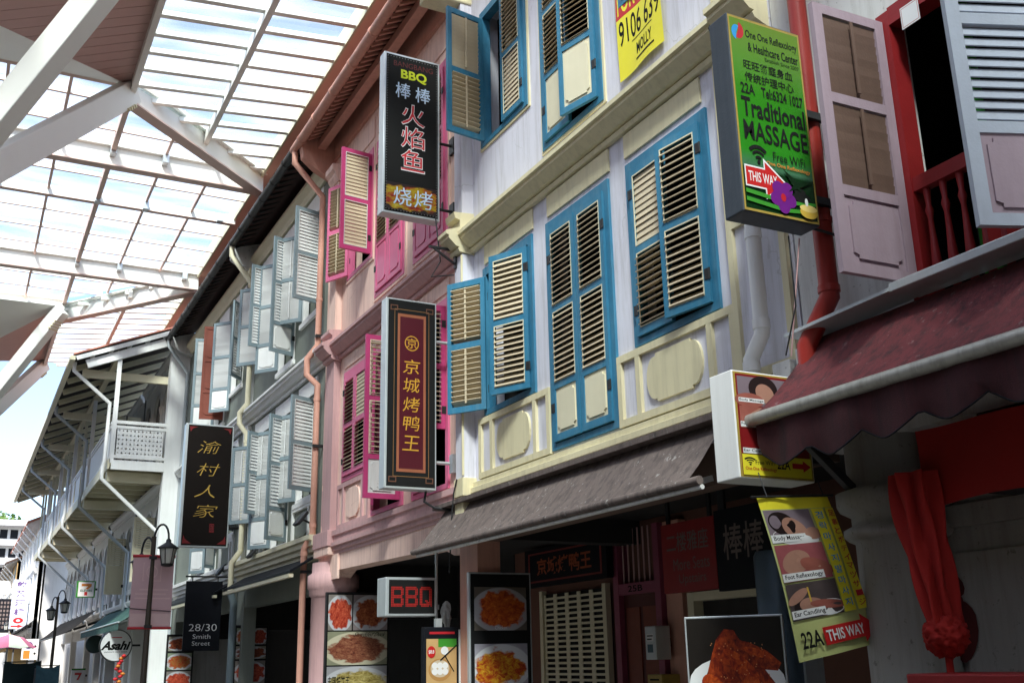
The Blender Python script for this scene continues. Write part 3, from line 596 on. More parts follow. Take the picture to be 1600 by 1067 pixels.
MB().box(D+.25, 13, YP0, YP1, 11.3, 11.7).build('roof', tile, H)

# ================================================================== grey shophouses
def grey_house(label, y0, y1, wins, mouldmat, last=False):
    H = thing('shophouse', label, 'shophouse', (D, (y0+y1)/2, 0))
    hs = []
    for i, (a, c) in enumerate(wins):
        door = i == 1
        hs += [(a, c, 3.75 if door else 4.45, 6.3), (a, c, 7.42 if door else 8.0, 10.0)]
    wall(H, 'wall', y0, y1, 3.1, 11.1, hs, grey); interior(H, y0+.02, y1-.02, 3.5, 6.7); interior(H, y0+.02, y1-.02, 6.9, 10.9)
    for h in hs:
        winframe(H, *h, white, out=.02); MB().fb(h[0]-.06, h[1]+.06, h[2]-.09, h[2], 0, .06).build('sill', white, H)
    for a, c in wins:
        for z0, z1 in ((6.38, 6.68), (10.1, 10.5)): MB().fb(a, c, z0, z1, 0, .025).build('frieze_panel', white, H)
    mould(H, 'cornice', y0, y1, [(0, 6.75), (.05, 6.75), (.07, 6.80), (.05, 6.82), (.12, 6.84), (.15, 6.9), (.20, 6.93), (.20, 6.98), (.24, 7.0), (.24, 7.05), (0, 7.08)], white)
    mould(H, 'base_ledge', y0, y1, [(0, 3.72), (.22, 3.72), (.22, 3.64), (.17, 3.62), (.17, 3.54), (.12, 3.52), (.12, 3.44), (.06, 3.42), (.06, 3.34), (0, 3.3)], mouldmat)
    for a, c in wins[::2]:
        m = MB(); 
        m.fb(a-.1, c+.1, 4.30, 4.37, 0, .05); m.fb(a-.1, a-.03, 3.73, 4.3, 0, .05); m.fb(c+.03, c+.1, 3.73, 4.3, 0, .05); m.fb(a+.2, a+.26, 3.73, 4.3, 0, .05); m.build('panel_frame', white, H)
        octplaque(H, a+.32, c-.05, 3.82, 4.24, .0, grey, .02)
    if not last: pier(H, 'pilaster', y1-.42, y1-.02, 3.72, 6.75, .09, white)
    if not last: pier(H, 'pilaster', y1-.42, y1-.02, 7.05, 10.3, .09, white)
    if not last: mould(H, 'capital', y1-.48, y1, [(0, 10.1), (.1, 10.1), (.16, 10.2), (.16, 10.28), (.24, 10.4), (.24, 10.5), (0, 10.52)], cream)
    mould(H, 'eave_moulding', y0, y1, [(0, 10.55), (.06, 10.55), (.1, 10.65), (.2, 10.74), (.2, 10.82), (0, 10.84)], panelc)
    m = MB(); m.prism([(4.9, y0, 11.03), (4.9, y0, 11.09), (D+.3, y0, 11.46), (D+.3, y0, 11.40)], (0, y1-y0, 0)); m.build('eave_boarding', paint('dark_eave', (.05, .02, .017), .8, .3, 5), H)
    k = int((y1-y0)/.32); rm = MB().beam((4.92, 0, 11.0), (D+.02, 0, 11.34), .06, .07).mesh('rafter', darkin)
    for i in range(k): place(rm, 'rafter', H, Matrix.Translation((0, y0+.16+i*.32, .02)))
    pipe(H, [(4.8, y0-.05, 11.0), (4.8, y1, 11.0)], .085, black, 'gutter', [((4.8, y, 11), (4.8, y+.05, 11)) for y in [y0+.8+.9*i for i in range(int((y1-y0)/.9))]])
    m = MB(); m.prism([(4.86, y1-.3, 11.0), (4.86, y1-.3, 10.75), (5.1, y1-.3, 10.6), (5.5, y1-.3, 10.5), (5.5, y1-.3, 11.2)], (0, .25, 0)); m.build('corbel', whited, H, .01)
    if last: pipe(H, [(4.8, y1-.2, 10.95), (4.8, y1-.2, 10.75), (5.42, y1-.1, 10.0), (5.42, y1-.1, .2)], .05, pipegrey, 'downpipe')
    else:
        pipe(H, [(4.8, y1-.55, 10.95), (4.8, y1-.55, 10.7), (5.33, y1-.62, 10.0), (5.33, y1-.62, 7.2), (5.2, y1-.5, 7.0), (5.2, y1-.5, 6.75), (5.35, y1-.62, 6.5), (5.35, y1-.62, 3.95), (5.2, y1-.5, 3.7), (5.2, y1-.5, 3.1)], .06, panelc, 'downpipe', [((5.35, y1-.62, 6.3), (5.35, y1-.62, 6.36))])
        pipe(H, [(5.2, y1-.5, 3.1), (5.3, y1-.45, 2.85), (5.3, y1-.45, .14)], .075, gshut, 'downpipe')
    MB().box(D-.02, D+.25, y0+.02, y1-.7, 2.75, 3.1).build('beam', grey, H); pier(H, 'pier', y1-.65, y1-.02, .14, 3.1, .02, grey)
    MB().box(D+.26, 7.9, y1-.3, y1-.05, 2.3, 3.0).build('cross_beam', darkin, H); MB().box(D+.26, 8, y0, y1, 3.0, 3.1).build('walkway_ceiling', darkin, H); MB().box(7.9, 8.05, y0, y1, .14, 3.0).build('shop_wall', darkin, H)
    MB().box(D+.25, 13, y0, y1, 11.2, 11.7).build('roof', tile, H)
    m = MB(); m.prism([(5.42, y0+.1, 3.32), (5.42, y0+.1, 3.36), (5.0, y0+.1, 3.12), (5.0, y0+.1, 3.08)], (0, y1-y0-.9, 0)); m.build('rolled_awning', blackp, H); MB().box(4.98, 5.06, y0+.1, y1-.8, 3.0, 3.06).build('awning_bar', panelc, H)
    return H
def gleaf(H, win, far, fx, zt, zb, sm=whitesl, fm=gshut, tilt=73, rows=LL, rod=0, pm=white, lo=50, hi=165, label=None):
    w_ = (win[1]-win[0])/2-.02; hy = win[1]-.02 if far else win[0]+.02; s = -1 if far else 1
    a = solve(hy, (zt+zb)/2, w_, s, fx, lo if not far else max(lo, 70), hi)
    return leaf(H, hy, zb, zt, w_, s, a, fm, sm, rows, pm, rod=rod, tilts=[tilt]*4, edge=whitesl, label=label)
G1 = [(18.3, 19.5), (20.0, 21.2), (21.7, 22.9)]
H = grey_house('grey-green shophouse with rows of open grey-blue shutters beside the pink house', 17.82, 23.75, G1, panelc)
gleaf(H, G1[0], 0, 460, 9.93, 8.08); gleaf(H, G1[0], 1, 436, 9.93, 8.08, rod=-1)
gleaf(H, G1[1], 0, 425, 9.93, 7.5, rows=LP, tilt=70); gleaf(H, G1[1], 1, 403, 9.93, 7.5, rows=LP)
gleaf(H, G1[2], 0, 391, 9.93, 8.08, tilt=70); gleaf(H, G1[2], 1, 373, 9.93, 8.08)
gleaf(H, G1[0], 0, 453, 6.22, 4.52); gleaf(H, G1[0], 1, 430, 6.22, 4.52, rod=-1)
gleaf(H, G1[1], 0, 418, 6.22, 3.82, rows=LP, tilt=70); gleaf(H, G1[1], 1, 392, 6.22, 3.82, rows=LP, rod=-1)
gleaf(H, G1[2], 0, 385, 6.22, 4.52, tilt=70); gleaf(H, G1[2], 1, 361, 6.22, 4.52, rod=-1)
for px, py in ((470, 810), (395, 862), (345, 890)):      # small flood lights clipped to the ledge
    p = F(px, py, 5.25)
    t = thing('flood_light', {470: 'black flood light on the grey house ledge next to the pink drainpipe', 395: 'black flood light tilted on the grey house ledge under a long shutter', 345: 'black flood light on the ledge right of the black and gold sign'}[px], 'flood light', p, 'flood lights')
    MB().ob(p, (0, 1, 0), (.6, 0, .8), (.8, 0, -.6), (-.16, .16), (-.14, .14), (-.03, .03)).build('housing', black, t, .01); MB().beam(p, (5.49, p.y, p.z-.1), .03, .03).build('bracket', black, t)
G2 = [(24.5, 25.7), (26.3, 27.5), (28.1, 29.3)]
H = grey_house('pale grey shophouse with a red-brown leaf among white shutters, next to the white terrace', 23.77, 31.58, G2, white, True)
gleaf(H, G2[0], 0, 363, 9.93, 8.08, tilt=70); gleaf(H, G2[0], 1, 331, 9.93, 7.6, rows=LP)
gleaf(H, G2[1], 0, 311, 9.93, 7.5, fm=woodred, sm=woodred, pm=woodred, rows=[('p', .37), ('p', .35), ('p', .28)], label='red-brown shutter leaf'); gleaf(H, G2[1], 1, 298, 9.93, 7.5, rows=LP)
gleaf(H, G2[0], 0, 352, 6.22, 4.52); gleaf(H, G2[0], 1, 338, 6.22, 4.52); gleaf(H, G2[1], 0, 322, 6.22, 3.82, rows=LP); gleaf(H, G2[1], 1, 300, 6.22, 3.82, rows=LP)

# ================================================================== white shophouse on the right
H = thing('shophouse', 'weathered white shophouse with red pipe, open mauve shutters and red balustrade', 'shophouse', (D, 3, 0))
WR = (3.36, 4.64)
wall(H, 'wall', -1.5, 5.74, 3.0, 9.5, [(*WR, 3.72, 6.0), (.8, 2.1, 3.72, 6.0)], whited)
interior(H, -1.4, 5.6, 3.4, 6.6)
m = MB(); y0, y1 = WR
m.box(D-.03, D+.12, y0-.02, y0+.09, 3.72, 6.0); m.box(D-.03, D+.12, y1-.09, y1+.02, 3.72, 6.0); m.box(D-.028, D+.12, y0+.09, y1-.09, 5.88, 6.02); m.build('window_frame', redpaint, H)
MB().box(D+.3, D+.38, 4.2, 4.34, 3.5, 6.3).build('door_post', greenp, H); MB().box(D+.3, D+.36, 3.4, 4.2, 4.42, 4.55).build('door_rail', greenp, H)
MB().box(D+.5, D+.56, 3.0, 4.5, 3.5, 6.3).build('door_leaf', darkin, H)
p = F(1447, 30, D+.1); f = xface(p.y+.1, p.z+.1, p.y-.06, p.z-.07, D-.034, H); f.rect('notice', 0, 1, 0, 1, whitel); f.frame('notice_border', .04, .96, .05, .95, .04, .04, mauve)
RW = [('l', .36), ('l', .36), ('p', .28)]
leaf(H, 4.62, 3.93, 5.93, .645, -1, 92, mauvewood, brownwood, RW, mauvewood, rod=-1, tilts=[84, 84], st=.08, label='mauve shutter leaf with brown closed louvres')
a = solve(3.38, 4.0, .66, 1, 1523, 55, 130); leaf(H, 3.38, 3.86, 5.95, .66, 1, a, greywood, greywood, RW, mauvewood, tilts=[70, 70], st=.085, label='pale blue-grey shutter leaf')
MB().box(D-.02, D+.06, WR[0]+.09, WR[1]-.09, 4.58, 4.68).build('handrail', redpaint, H)
bm = MB().lathe((0, 0, 0), [(.03, 0), (.03, .1), (.018, .14), (.035, .3), (.022, .5), (.018, .62), (.03, .68), (.018, .72), (.028, .84)], 10).mesh('baluster', redpaint)
for i in range(8): place(bm, 'baluster', H, Matrix.Translation((D+.02, WR[0]+.17+i*.135, 3.74)))
MB().box(D-.005, D+.03, 3.5, 4.05, 3.9, 4.6).build('railing_cloth', redcloth, H)
MB().box(D-.12, D, 4.6, 5.74, 3.62, 3.78).build('string_course', whited, H, .02)
pipe(H, [(5.36, 5.30, 9), (5.36, 5.30, 4.05), (5.28, 5.50, 3.72), (5.28, 5.5, 3.2)], .072, redpipe, 'downpipe', [((5.36, 5.30, 4.08), (5.36, 5.30, 4.13)), ((5.36, 5.30, 4.62), (5.36, 5.30, 4.66))])
m = MB(); m.fb(5.02, 5.14, 4.36, 4.66, 0, .02); m.build('rusty_plate', paint('rust', (.30, .2, .1), .9, .5, 20, spots=.8, spotcol=(.08, .04, .02)), H)
for (a1, a2) in (((5.5, 5.14, 4.45), (5.2, 5.27, 4.55)),): MB().tube([a1, a2], .012, 6).build('stay', black, H)
# column with rings, wall panel
c = MB().lathe((5.68, 5.22, .14), [(.38, 0), (.38, .15), (.30, .2), (.30, 2.16), (.34, 2.18), (.37, 2.21), (.37, 2.25), (.31, 2.28), (.31, 2.34), (.38, 2.38), (.40, 2.42), (.40, 2.50), (.31, 2.53), (.31, 2.95)], 28); c.build('column', shadeplaster, H)
MB().box(D+.3, D+.5, 4.2, 5.0, .14, 3.0).build('side_wall', shadeplaster, H); 
m = MB(); m.box(D+.27, D+.3, 4.32, 4.88, .5, 2.2); m.build('wall_panel', shadeplaster, H, .01); MB().box(D+.25, D+.31, 4.15, 5.0, 2.36, 2.5).build('wall_band', shadeplaster, H)
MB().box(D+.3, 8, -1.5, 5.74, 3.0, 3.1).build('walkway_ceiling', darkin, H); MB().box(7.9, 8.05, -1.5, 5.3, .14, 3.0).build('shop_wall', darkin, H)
MB().box(D+.02, D+.3, -1.5, 4.35, 2.5, 3.0).build('beam', darkin, H)
for i in range(9): MB().box(6.4, 6.42, 3.0, 4.45, 1.2+i*.12, 1.3+i*.12).build('cabinet_panel', panelc if i % 2 else whited, H)
# red paper cut on the wall behind the cloth
t = thing('paper_decoration', 'dark red paper cut-out stuck to the wall behind the red drape', 'decoration', (5.76, 4.7, 1.5))
f = xface(5.05, 2.2, 4.55, 1.5, 5.525, t)
f.c = [F(1395, 860, 5.765), F(1545, 855, 5.765), F(1395, 1045, 5.765), F(1545, 1045, 5.765)]; f.n = Vector((-1, 0, 0))
for cu, cv, ru, rv, ro in ((.5, .12, .1, .12, 20), (.62, .3, .16, .1, 30), (.25, .4, .12, .12, 0), (.2, .58, .15, .08, -20), (.75, .55, .16, .1, 40), (.8, .75, .1, .2, 10), (.3, .75, .1, .16, -30), (.55, .5, .22, .2, 0), (.55, .75, .2, .22, 0), (.45, .95, .1, .06, 0)): f.ell('paper_leaf', cu, cv, ru, rv, paint('dark_red_paper', (.07, .004, .004), .7), rot=ro, n=14)
# maroon awning
t = thing('awning', 'stained maroon canvas awning with silver front bar and scalloped valance', 'awning', (5.1, 4, 3.1))
XM, ZM = 4.75, 3.14
cloth(-.5, 5.52, (5.40, 3.80), (XM, ZM+.02), 44, 6, .03, .01).build('canvas', maroon, t)
MB().box(5.2, 5.48, -.5, 4.62, 3.84, 3.90).build('flashing', alu, t, .006); m = MB(); m.ob((5.2, 4.62, 3.86), (0, 1, -.03), (1, 0, 0), (0, 0, 1), (0, 1.02), (0, .28), (-.012, .012)); m.build('flashing_end', alu, t)
MB().tube([(XM, -.5, ZM), (XM, 5.58, ZM)], .045, 12).build('front_bar', paint('dirty_aluminium', (.45, .44, .40), .45, .2, 6, .6, (.15, .13, .1), .05, metal=.4), t); 
m = MB(); pts = []; n = 150
for i in range(n+1):
    y = 5.52-6*i/n; ph = (i/n*6/.46); zb = ZM-.24-.10*abs(math.sin(math.pi*ph))-.02*math.sin(ph*1.3); x = XM+.01+.012*math.sin(ph*6.28)
    pts += [(x, y, ZM-.03), (x+.01*math.sin(ph*3), y, ZM-.17), (x+.015+.02*math.sin(ph*6.28+1), y, zb)]
m.idx(pts, [(3*i+j, 3*i+j+1, 3*i+j+4, 3*i+j+3) for i in range(n) for j in (0, 1)], True); m.build('valance', paint('dark_valance_canvas', (.055, .014, .018), .9, .5, 3, .8, (.012, .01, .012), .3, fine=150), t)
MB().tube([tuple(p_) for p_ in pts[2::3]], .006, 5, False).build('valance_edging', blackp, t)
for y in (5.3, 2.5, 0): MB().beam((XM+.02, y, ZM), (5.5, y, 2.55), .05, .06).build('arm', black, t)
q = F(1282, 690, 5.0), F(1322, 822, 5.2)
# red cloth swag and its knot
t = thing('drape', 'red cloth swag hung under the maroon awning and tied into a gathered bundle', 'drape', (5.3, 4.3, 1.8))
m = MB(); pts = []; n, kk = 30, 8
A = F(1425, 640, 5.28); B_ = F(1445, 752, 5.28)
for i in range(n+1):
    y = A.y-(A.y+.4)*i/n; zt = 2.92; zb = 2.42+.05*math.sin(i*.45)-(.03*i/n)
    for j in range(kk+1):
        s = j/kk; pts.append((5.28+.02*math.sin(i*1.3+s*2)*(1-s), y, zt+(zb-zt)*s))
m.idx(pts, [(i*(kk+1)+j, i*(kk+1)+j+1, (i+1)*(kk+1)+j+1, (i+1)*(kk+1)+j) for i in range(n) for j in range(kk)], True); m.build('swag', redcloth, t)
m = MB(); pts = []; n, kk = 26, 84
for j in range(n+1):
    s = j/n; cx = F(1425+55*s**1.2, 740+235*s, 5.22); wd = .075*(1-s)**1.2+.055+.02*math.sin(3*s)
    for i in range(kk):
        a = 6.2832*i/kk; r = 1+.33*math.sin(a*7+s*2.5)+.12*math.sin(a*12-s*7); pts.append((cx.x+.10*r*math.sin(a), cx.y+wd*r*math.cos(a), cx.z))
m.idx(pts, [(j*kk+i, j*kk+(i+1) % kk, (j+1)*kk+(i+1) % kk, (j+1)*kk+i) for j in range(n) for i in range(kk)], True); m.build('tail', redcloth, t)
import mathutils
cx = F(1478, 993, 5.2); m = MB(); pts = []; n, kk = 40, 60
for j in range(n+1):
    th = math.pi*j/n
    for i in range(kk):
        ph = 6.2832*i/kk; d = Vector((math.sin(th)*math.cos(ph), math.sin(th)*math.sin(ph), math.cos(th)))
        r = .13*(1+.16*mathutils.noise.noise(d*3)-.22*abs(mathutils.noise.noise(d*6.5))+.1*mathutils.noise.noise(d*13)); pts.append(cx+Vector((d.x*r, d.y*r, d.z*r*.95)))
m.idx(pts, [(j*kk+i, j*kk+(i+1) % kk, (j+1)*kk+(i+1) % kk, (j+1)*kk+i) for j in range(n) for i in range(kk)], True); m.build('knot', redcloth, t)
MB().tube([cx, cx-Vector((0, 0, .35))], .022, 8).build('cord', redcloth, t)
p = F(1415, 1052, 4.9); q = F(1600, 1040, 4.9)
t = thing('stall_counter', 'dark red counter edge at the foot of the white column', 'counter', (5, p.y-.6, 0))
MB().box(4.9, 5.4, p.y-1.6, p.y, p.z-.06, p.z).build('top', redpaint, t, .01); MB().box(4.95, 5.35, p.y-1.55, p.y-.05, 0, p.z-.06).build('body', darkin, t)

# ================================================================== signs
redtxt = paint('dark_red_print', (.5, .02, .03), .4, bump=0); orange = paint('orange_print', (.6, .2, .03), .4, bump=0)
palebl = paint('pale_blue_print', (.55, .68, .85), .4, bump=0)
# tall BBQ lightbox
t = box_sign('hanging_sign', 'tall black vertical lightbox reading BBQ with red characters, on the pink house', 4.42, 5.25, 12.1, 12.28, 7.28, 9.70, alu)
f = yface(4.45, 9.67, 5.22, 7.31, 12.098, t)
f.rect('face', 0, 1, 0, 1, blackl)
flame = food('flame_print', (.02, .01, .01), (.02, .01, .01), (.28, .012, .006), (.40, .30, .012), 3., (.1, .1), (.75, .45), 4.)
f.rect('flame_picture', .03, .97, .82, .985, flame)
dots = MB(); 
for i in range(60):
    for u in (.025, .975): f.k = 3; dots.box(*[q for p_ in zip(tuple(f.P(u, .015+i*.0165)), tuple(f.P(u, .015+i*.0165))) for q in (p_[0]-.004, p_[1]+.004)])
for i in range(18):
    for v in (.012, .988): dots.box(*[q for p_ in zip(tuple(f.P(.03+i*.055, v)), tuple(f.P(.03+i*.055, v))) for q in (p_[0]-.004, p_[1]+.004)])
dots.build('led_border', paint('dim_led_dots', (.25, .26, .27), .5), t)
f.text('BANGBANG', .14, .9, .035, .07, paint('dim_red_print', (.09, .006, .006), .6), .0); f.text('BBQ', .28, .78, .085, .155, paint('lime_print', (.55, .62, .02), .4), .03)
f.text('棒', .18, .47, .175, .275, palebl, .008); f.text('棒', .56, .85, .18, .28, palebl, .008)
for ch, v in (('火', .31), ('焰', .455), ('鱼', .60)): f.text(ch, .29, .75, v-.006, v+.136, whitel, .02); f.text(ch, .3, .74, v, v+.13, redtxt, .0)
f.text('烧', .16, .5, .845, .955, palebl, .004); f.text('烤', .55, .9, .845, .955, palebl, .0)
for z in (7.5, 8.5): MB().tube([(5.25, 12.19, z), (5.42, 12.19, z)], .022, 8).build('bracket', black, t); MB().box(5.46, 5.5, 12.12, 12.26, z-.12, z+.12).build('wall_plate', black, t); MB().tube([(5.42, 12.19, z), (5.47, 12.19, z)], .022, 8).build('bracket', black, t)
# tall roast duck sign
t = box_sign('hanging_sign', 'tall dark maroon vertical sign with gold characters and round emblem, beside the teal shutters', 4.50, 5.20, 12.1, 12.28, 3.63, 6.10, alu)
f = yface(4.53, 6.08, 5.18, 3.66, 12.098, t); f.rect('face', 0, 1, 0, 1, blackl); f.frame('gold_border', .13, .87, .05, .95, .01, .003, paint('dull_gold_line', (.25, .12, .04), .5))
f.rect('maroon_field', .24, .76, .085, .915, paint('maroon_field', (.07, .005, .012), .4)); f.frame('copper_border', .2, .8, .075, .925, .05, .016, paint('copper_print', (.30, .10, .05), .4))
f.ell('emblem_ring', .5, .235, .15, .042, gold, r2=.88); f.text('京', .39, .61, .207, .263, gold, .0)
for ch, v in (('京', .325), ('城', .425), ('烤', .53), ('鸭', .63), ('王', .735)): f.text(ch, .33, .67, v, v+.078, gold, .0, slant=.1)
for u, v in ((.04, .95), (.8, .95), (.04, .03), (.8, .03)): f.frame('corner_motif', u, u+.16, v, v+.03, .02, .006, paint('dim_copper', (.12, .05, .03), .5))
for z in (4.0, 5.6): MB().tube([(5.2, 12.19, z), (5.42, 12.19, z)], .022, 8).build('bracket', alu, t); MB().box(5.44, 5.5, 12.14, 12.24, z-.12, z+.12).build('wall_plate', alu, t)
pw = [(5.1, 12.2, 3.64), (5.08, 12.2, 3.5), (5.2, 12.15, 3.42), (5.4, 12.1, 3.4)]
MB().tube(pw, .016, 6).build('cable', black, t)
# black and gold sign on the grey house
t = box_sign('hanging_sign', 'black vertical sign with four gold brush characters on the grey houses', 4.12, 5.17, 23.6, 23.85, 4.05, 6.76, alu)
f = yface(4.17, 6.73, 5.14, 4.08, 23.598, t); f.rect('face', 0, 1, 0, 1, paint('brown_black_face', (.010, .007, .006), .6, spec=.1))
for ch, v in (('渝', .13), ('村', .32), ('人', .50), ('家', .665)): f.text(ch, .27, .73, v, v+.105, paint('brushed_gold', (.48, .3, .06), .4, .35, 12), -.014, slant=.25)
dimred = paint('dim_red_flourish', (.16, .008, .01), .5); f.rect('red_seal', .6, .7, .82, .89, dimred); f.text('印', .61, .69, .825, .885, blackl)
for u, v, a in ((0.02, .985, 1), (.98, .985, -1)): f.poly('corner_flourish', [(u, v), (u+a*.2, v), (u+a*.12, v-.02), (u+a*.05, v-.04), (u+a*.02, v-.07)][::a], dimred)
for u, a in ((.02, 1), (.98, -1)): f.poly('corner_flourish', [(u, .015), (u+a*.2, .015), (u+a*.08, .03), (u+a*.03, .06)][::-a], dimred)
for z in (4.5, 6.3): MB().tube([(5.18, 23.7, z), (5.5, 23.7, z)], .03, 8).build('bracket', black, t)
# 28/30 Smith Street
t = box_sign('hanging_sign', 'plain black hanging sign reading 28/30 Smith Street in white', 4.42, 5.2, 24.0, 24.06, 1.9, 3.36, blackp)
f = yface(4.42, 3.36, 5.2, 1.9, 23.998, t); f.text('28/30', .14, .9, .62, .72, whitel, -.012); f.text('Smith', .26, .74, .765, .83, whitel, -.01); f.text('Street', .25, .74, .865, .925, whitel, -.01)
MB().tube([(4.4, 24.03, 3.46), (5.49, 24.03, 3.46)], .02, 8).build('bracket', black, t)
for x in (4.55, 5.1): MB().box(x-.01, x+.01, 24.02, 24.04, 3.34, 3.47).build('hanger', black, t)
# green massage sign
YS = 5.12
def gx(px, py): return G(px, py, YS)
t = box_sign('hanging_sign', 'large green vertical massage lightbox with orchid and candle picture', 4.475, 5.165, YS, YS+.2, 4.49, 6.05, navy, bev=.01)
f = yface(4.485, 6.04, 5.155, 4.50, YS-.002, t); f.frame('gold_edge', 0, 1, 0, 1, .022, .012, brass)
mg, ng, bgn = newmat('green_print'); tcn = N(ng, 'ShaderNodeTexCoord'); sp = N(ng, 'ShaderNodeSeparateXYZ'); ng.links.new(tcn.outputs['UV'], sp.inputs[0])
rp = N(ng, 'ShaderNodeValToRGB'); e = rp.color_ramp.elements; e[0].position = .0; e[0].color = (.004, .03, .008, 1); e[1].position = 1; e[1].color = (.13, .24, .014, 1)
for p_, c_ in ((.2, (.005, .03, .008, 1)), (.22, (.06, .16, .09, 1)), (.3, (.026, .23, .014, 1)), (.6, (.03, .22, .01, 1))): x = e.new(p_); x.color = c_
ng.links.new(sp.outputs[1], rp.inputs[0]); ng.links.new(rp.outputs[0], bgn.inputs['Base Color']); bgn.inputs['Roughness'].default_value = .25
f.rect('face', .022, .978, .012, .988, mg)
blue = paint('blue_print', (.03, .30, .65), .4, bump=0); fg = paint('leaf_green_print', (.05, .28, .03), .4, bump=0); dg = paint('dark_leaf_print', (.004, .02, .006), .4, bump=0); pur = paint('orchid_print', (.16, .015, .22), .4, bump=0); yel = paint('candle_print', (.62, .40, .06), .4, bump=0)
f.ell('logo_red', .13, .075, .075, .045, redtxt, -80, 120); f.ell('logo_blue', .105, .088, .065, .04, blue, 100, 300)
f.text('One One Reflexology', .225, .95, .06, .115, blackl, .018); f.text('& Healthcare Center', .245, .95, .125, .175, blackl, .018); f.text('Establish Since 2007', .47, .95, .185, .205, blackl)
f.text('旺旺貓庭身血', .16, .84, .225, .275, blackl, .012); f.text('传统护理中心', .16, .84, .29, .34, blackl, .012)
f.text('22A', .09, .28, .352, .407, blackl, .02); f.text('Tel:6324 1027', .37, .95, .352, .407, blackl, .02)
f.text('Traditional', .08, .95, .425, .525, blackl, .022); f.text('MASSAGE', .08, .95, .545, .645, blackl, .014)
f.wifi(.24, .75, .17, .085, blackl); f.text('Free WiFi', .44, .88, .68, .725, blackl, .0); f.text('One One Reflexology', .34, .94, .735, .76, orange, .015)
ar = [(.05, .785), (.31, .785), (.31, .745), (.56, .83), (.31, .915), (.31, .875), (.05, .875)]
arw = [(.035, .777), (.295, .777), (.295, .728), (.59, .83), (.295, .932), (.295, .883), (.035, .883)]
f.poly('arrow_outline', arw, whitel); f.poly('arrow', ar, redl); f.text('THIS WAY', .08, .46, .805, .855, whitel, .012)
for v0 in (.885, .925): f.poly('bamboo', [(.03, v0+.01), (.55, v0+.03), (.97, v0+.015), (.97, v0+.03), (.55, v0+.05), (.03, v0+.03)], fg)
f.ell('stone', .78, .885, .12, .025, blackl); f.ell('stone', .76, .86, .08, .02, blackl)
for a_ in range(5): f.ell('petal', .52+.085*math.cos(a_*1.257+.3), .9+.042*math.sin(a_*1.257+.3), .095, .036, pur, rot=a_*72+17)
f.ell('orchid_centre', .52, .905, .035, .02, redtxt)
for pts in ([(.6, .87), (.72, .81), (.97, .79), (.8, .83)], [(.78, .86), (.7, .80), (.55, .76), (.66, .83)]): f.poly('leaf_print', pts, dg)
f.ell('candle', .85, .955, .12, .03, yel); f.ell('candle', .85, .935, .12, .018, paint('candle_top_print', (.8, .6, .2), .4)); f.ell('flame', .83, .905, .022, .02, whitel)
for z in (5.45, 4.75):
    MB().box(5.165, 5.46, YS+.08, YS+.12, z-.03, z+.03).build('bracket', black, t); MB().box(5.46, 5.5, YS+.05, YS+.15, z-.19, z+.15).build('wall_plate', black, t)
MB().tube([(4.95, YS+.1, 4.42), (4.95, YS+.1, 3.9), (5.0, YS+.3, 3.6)], .006, 5).build('cable', black, t); MB().tube([(5.05, YS+.1, 4.42), (5.05, YS+.3, 3.6)], .006, 5).build('cable', mauve, t)
# 22A lightbox with massage pictures
skin = paint('skin_print', (.42, .22, .16), .4, .25, 6, bump=0); skin2 = paint('warm_skin_print', (.32, .10, .075), .4, .3, 5, bump=0); hair = paint('dark_hair_print', (.02, .012, .012), .4, bump=0); purplebg = paint('grey_violet_print', (.22, .17, .2), .4, .3, 4, bump=0); redbg = paint('deep_red_print', (.22, .01, .012), .4, .3, 4, bump=0)
tl = G(1112, 578, 5.6); 
t = box_sign('lightbox', 'yellow and red 22A lightbox with massage pictures half covered by the maroon awning', 4.63, 5.30, 5.58, 5.83, 2.74, 3.50, white)
f = yface(4.64, 3.49, 5.29, 2.75, 5.578, t); f.frame('gold_edge', 0, 1, 0, 1, .03, .018, brass); f.rect('face', .03, .97, .018, .982, redbg)
f.rect('picture', .05, .95, .04, .32, purplebg); f.ell('hair', .4, .15, .2, .13, hair); f.ell('face_print', .42, .19, .13, .09, skin, rot=20); f.ell('shoulder', .2, .27, .2, .07, skin2); f.ell('flower', .75, .12, .1, .05, redtxt)
f.rect('caption', .05, .4, .25, .29, whitel); f.text('Body Massage', .06, .39, .257, .285, blackl, .01)
f.rect('picture', .05, .95, .33, .54, skin2); f.ell('foot', .35, .42, .25, .08, skin, rot=-20); f.rect('caption', .05, .5, .48, .53, whitel); f.text('Foot Reflexology', .06, .48, .487, .52, blackl, .01)
f.rect('picture', .05, .95, .55, .78, redbg); f.ell('arm', .65, .66, .3, .07, skin2, rot=-10); f.rect('caption', .05, .42, .73, .78, whitel); f.text('Ear Candling', .06, .4, .738, .772, blackl, .01)
f.rect('yellow_band', .03, .97, .79, .982, yellow); f.wifi(.13, .885, .11, .07, blackl); f.text('Free WiFi', .2, .46, .84, .88, blackl, .0); f.text('One One Reflexology', .06, .48, .905, .945, redtxt, .01); f.text('22A', .49, .67, .82, .91, blackl, .02)
f.poly('arrow', [(.7, .845), (.85, .845), (.85, .815), (.96, .87), (.85, .925), (.85, .895), (.7, .895)], redl)
MB().box(5.3, 5.5, 5.66, 5.74, 3.2, 3.26).build('bracket', black, t); MB().box(5.3, 5.5, 5.66, 5.74, 2.9, 2.96).build('bracket', black, t)
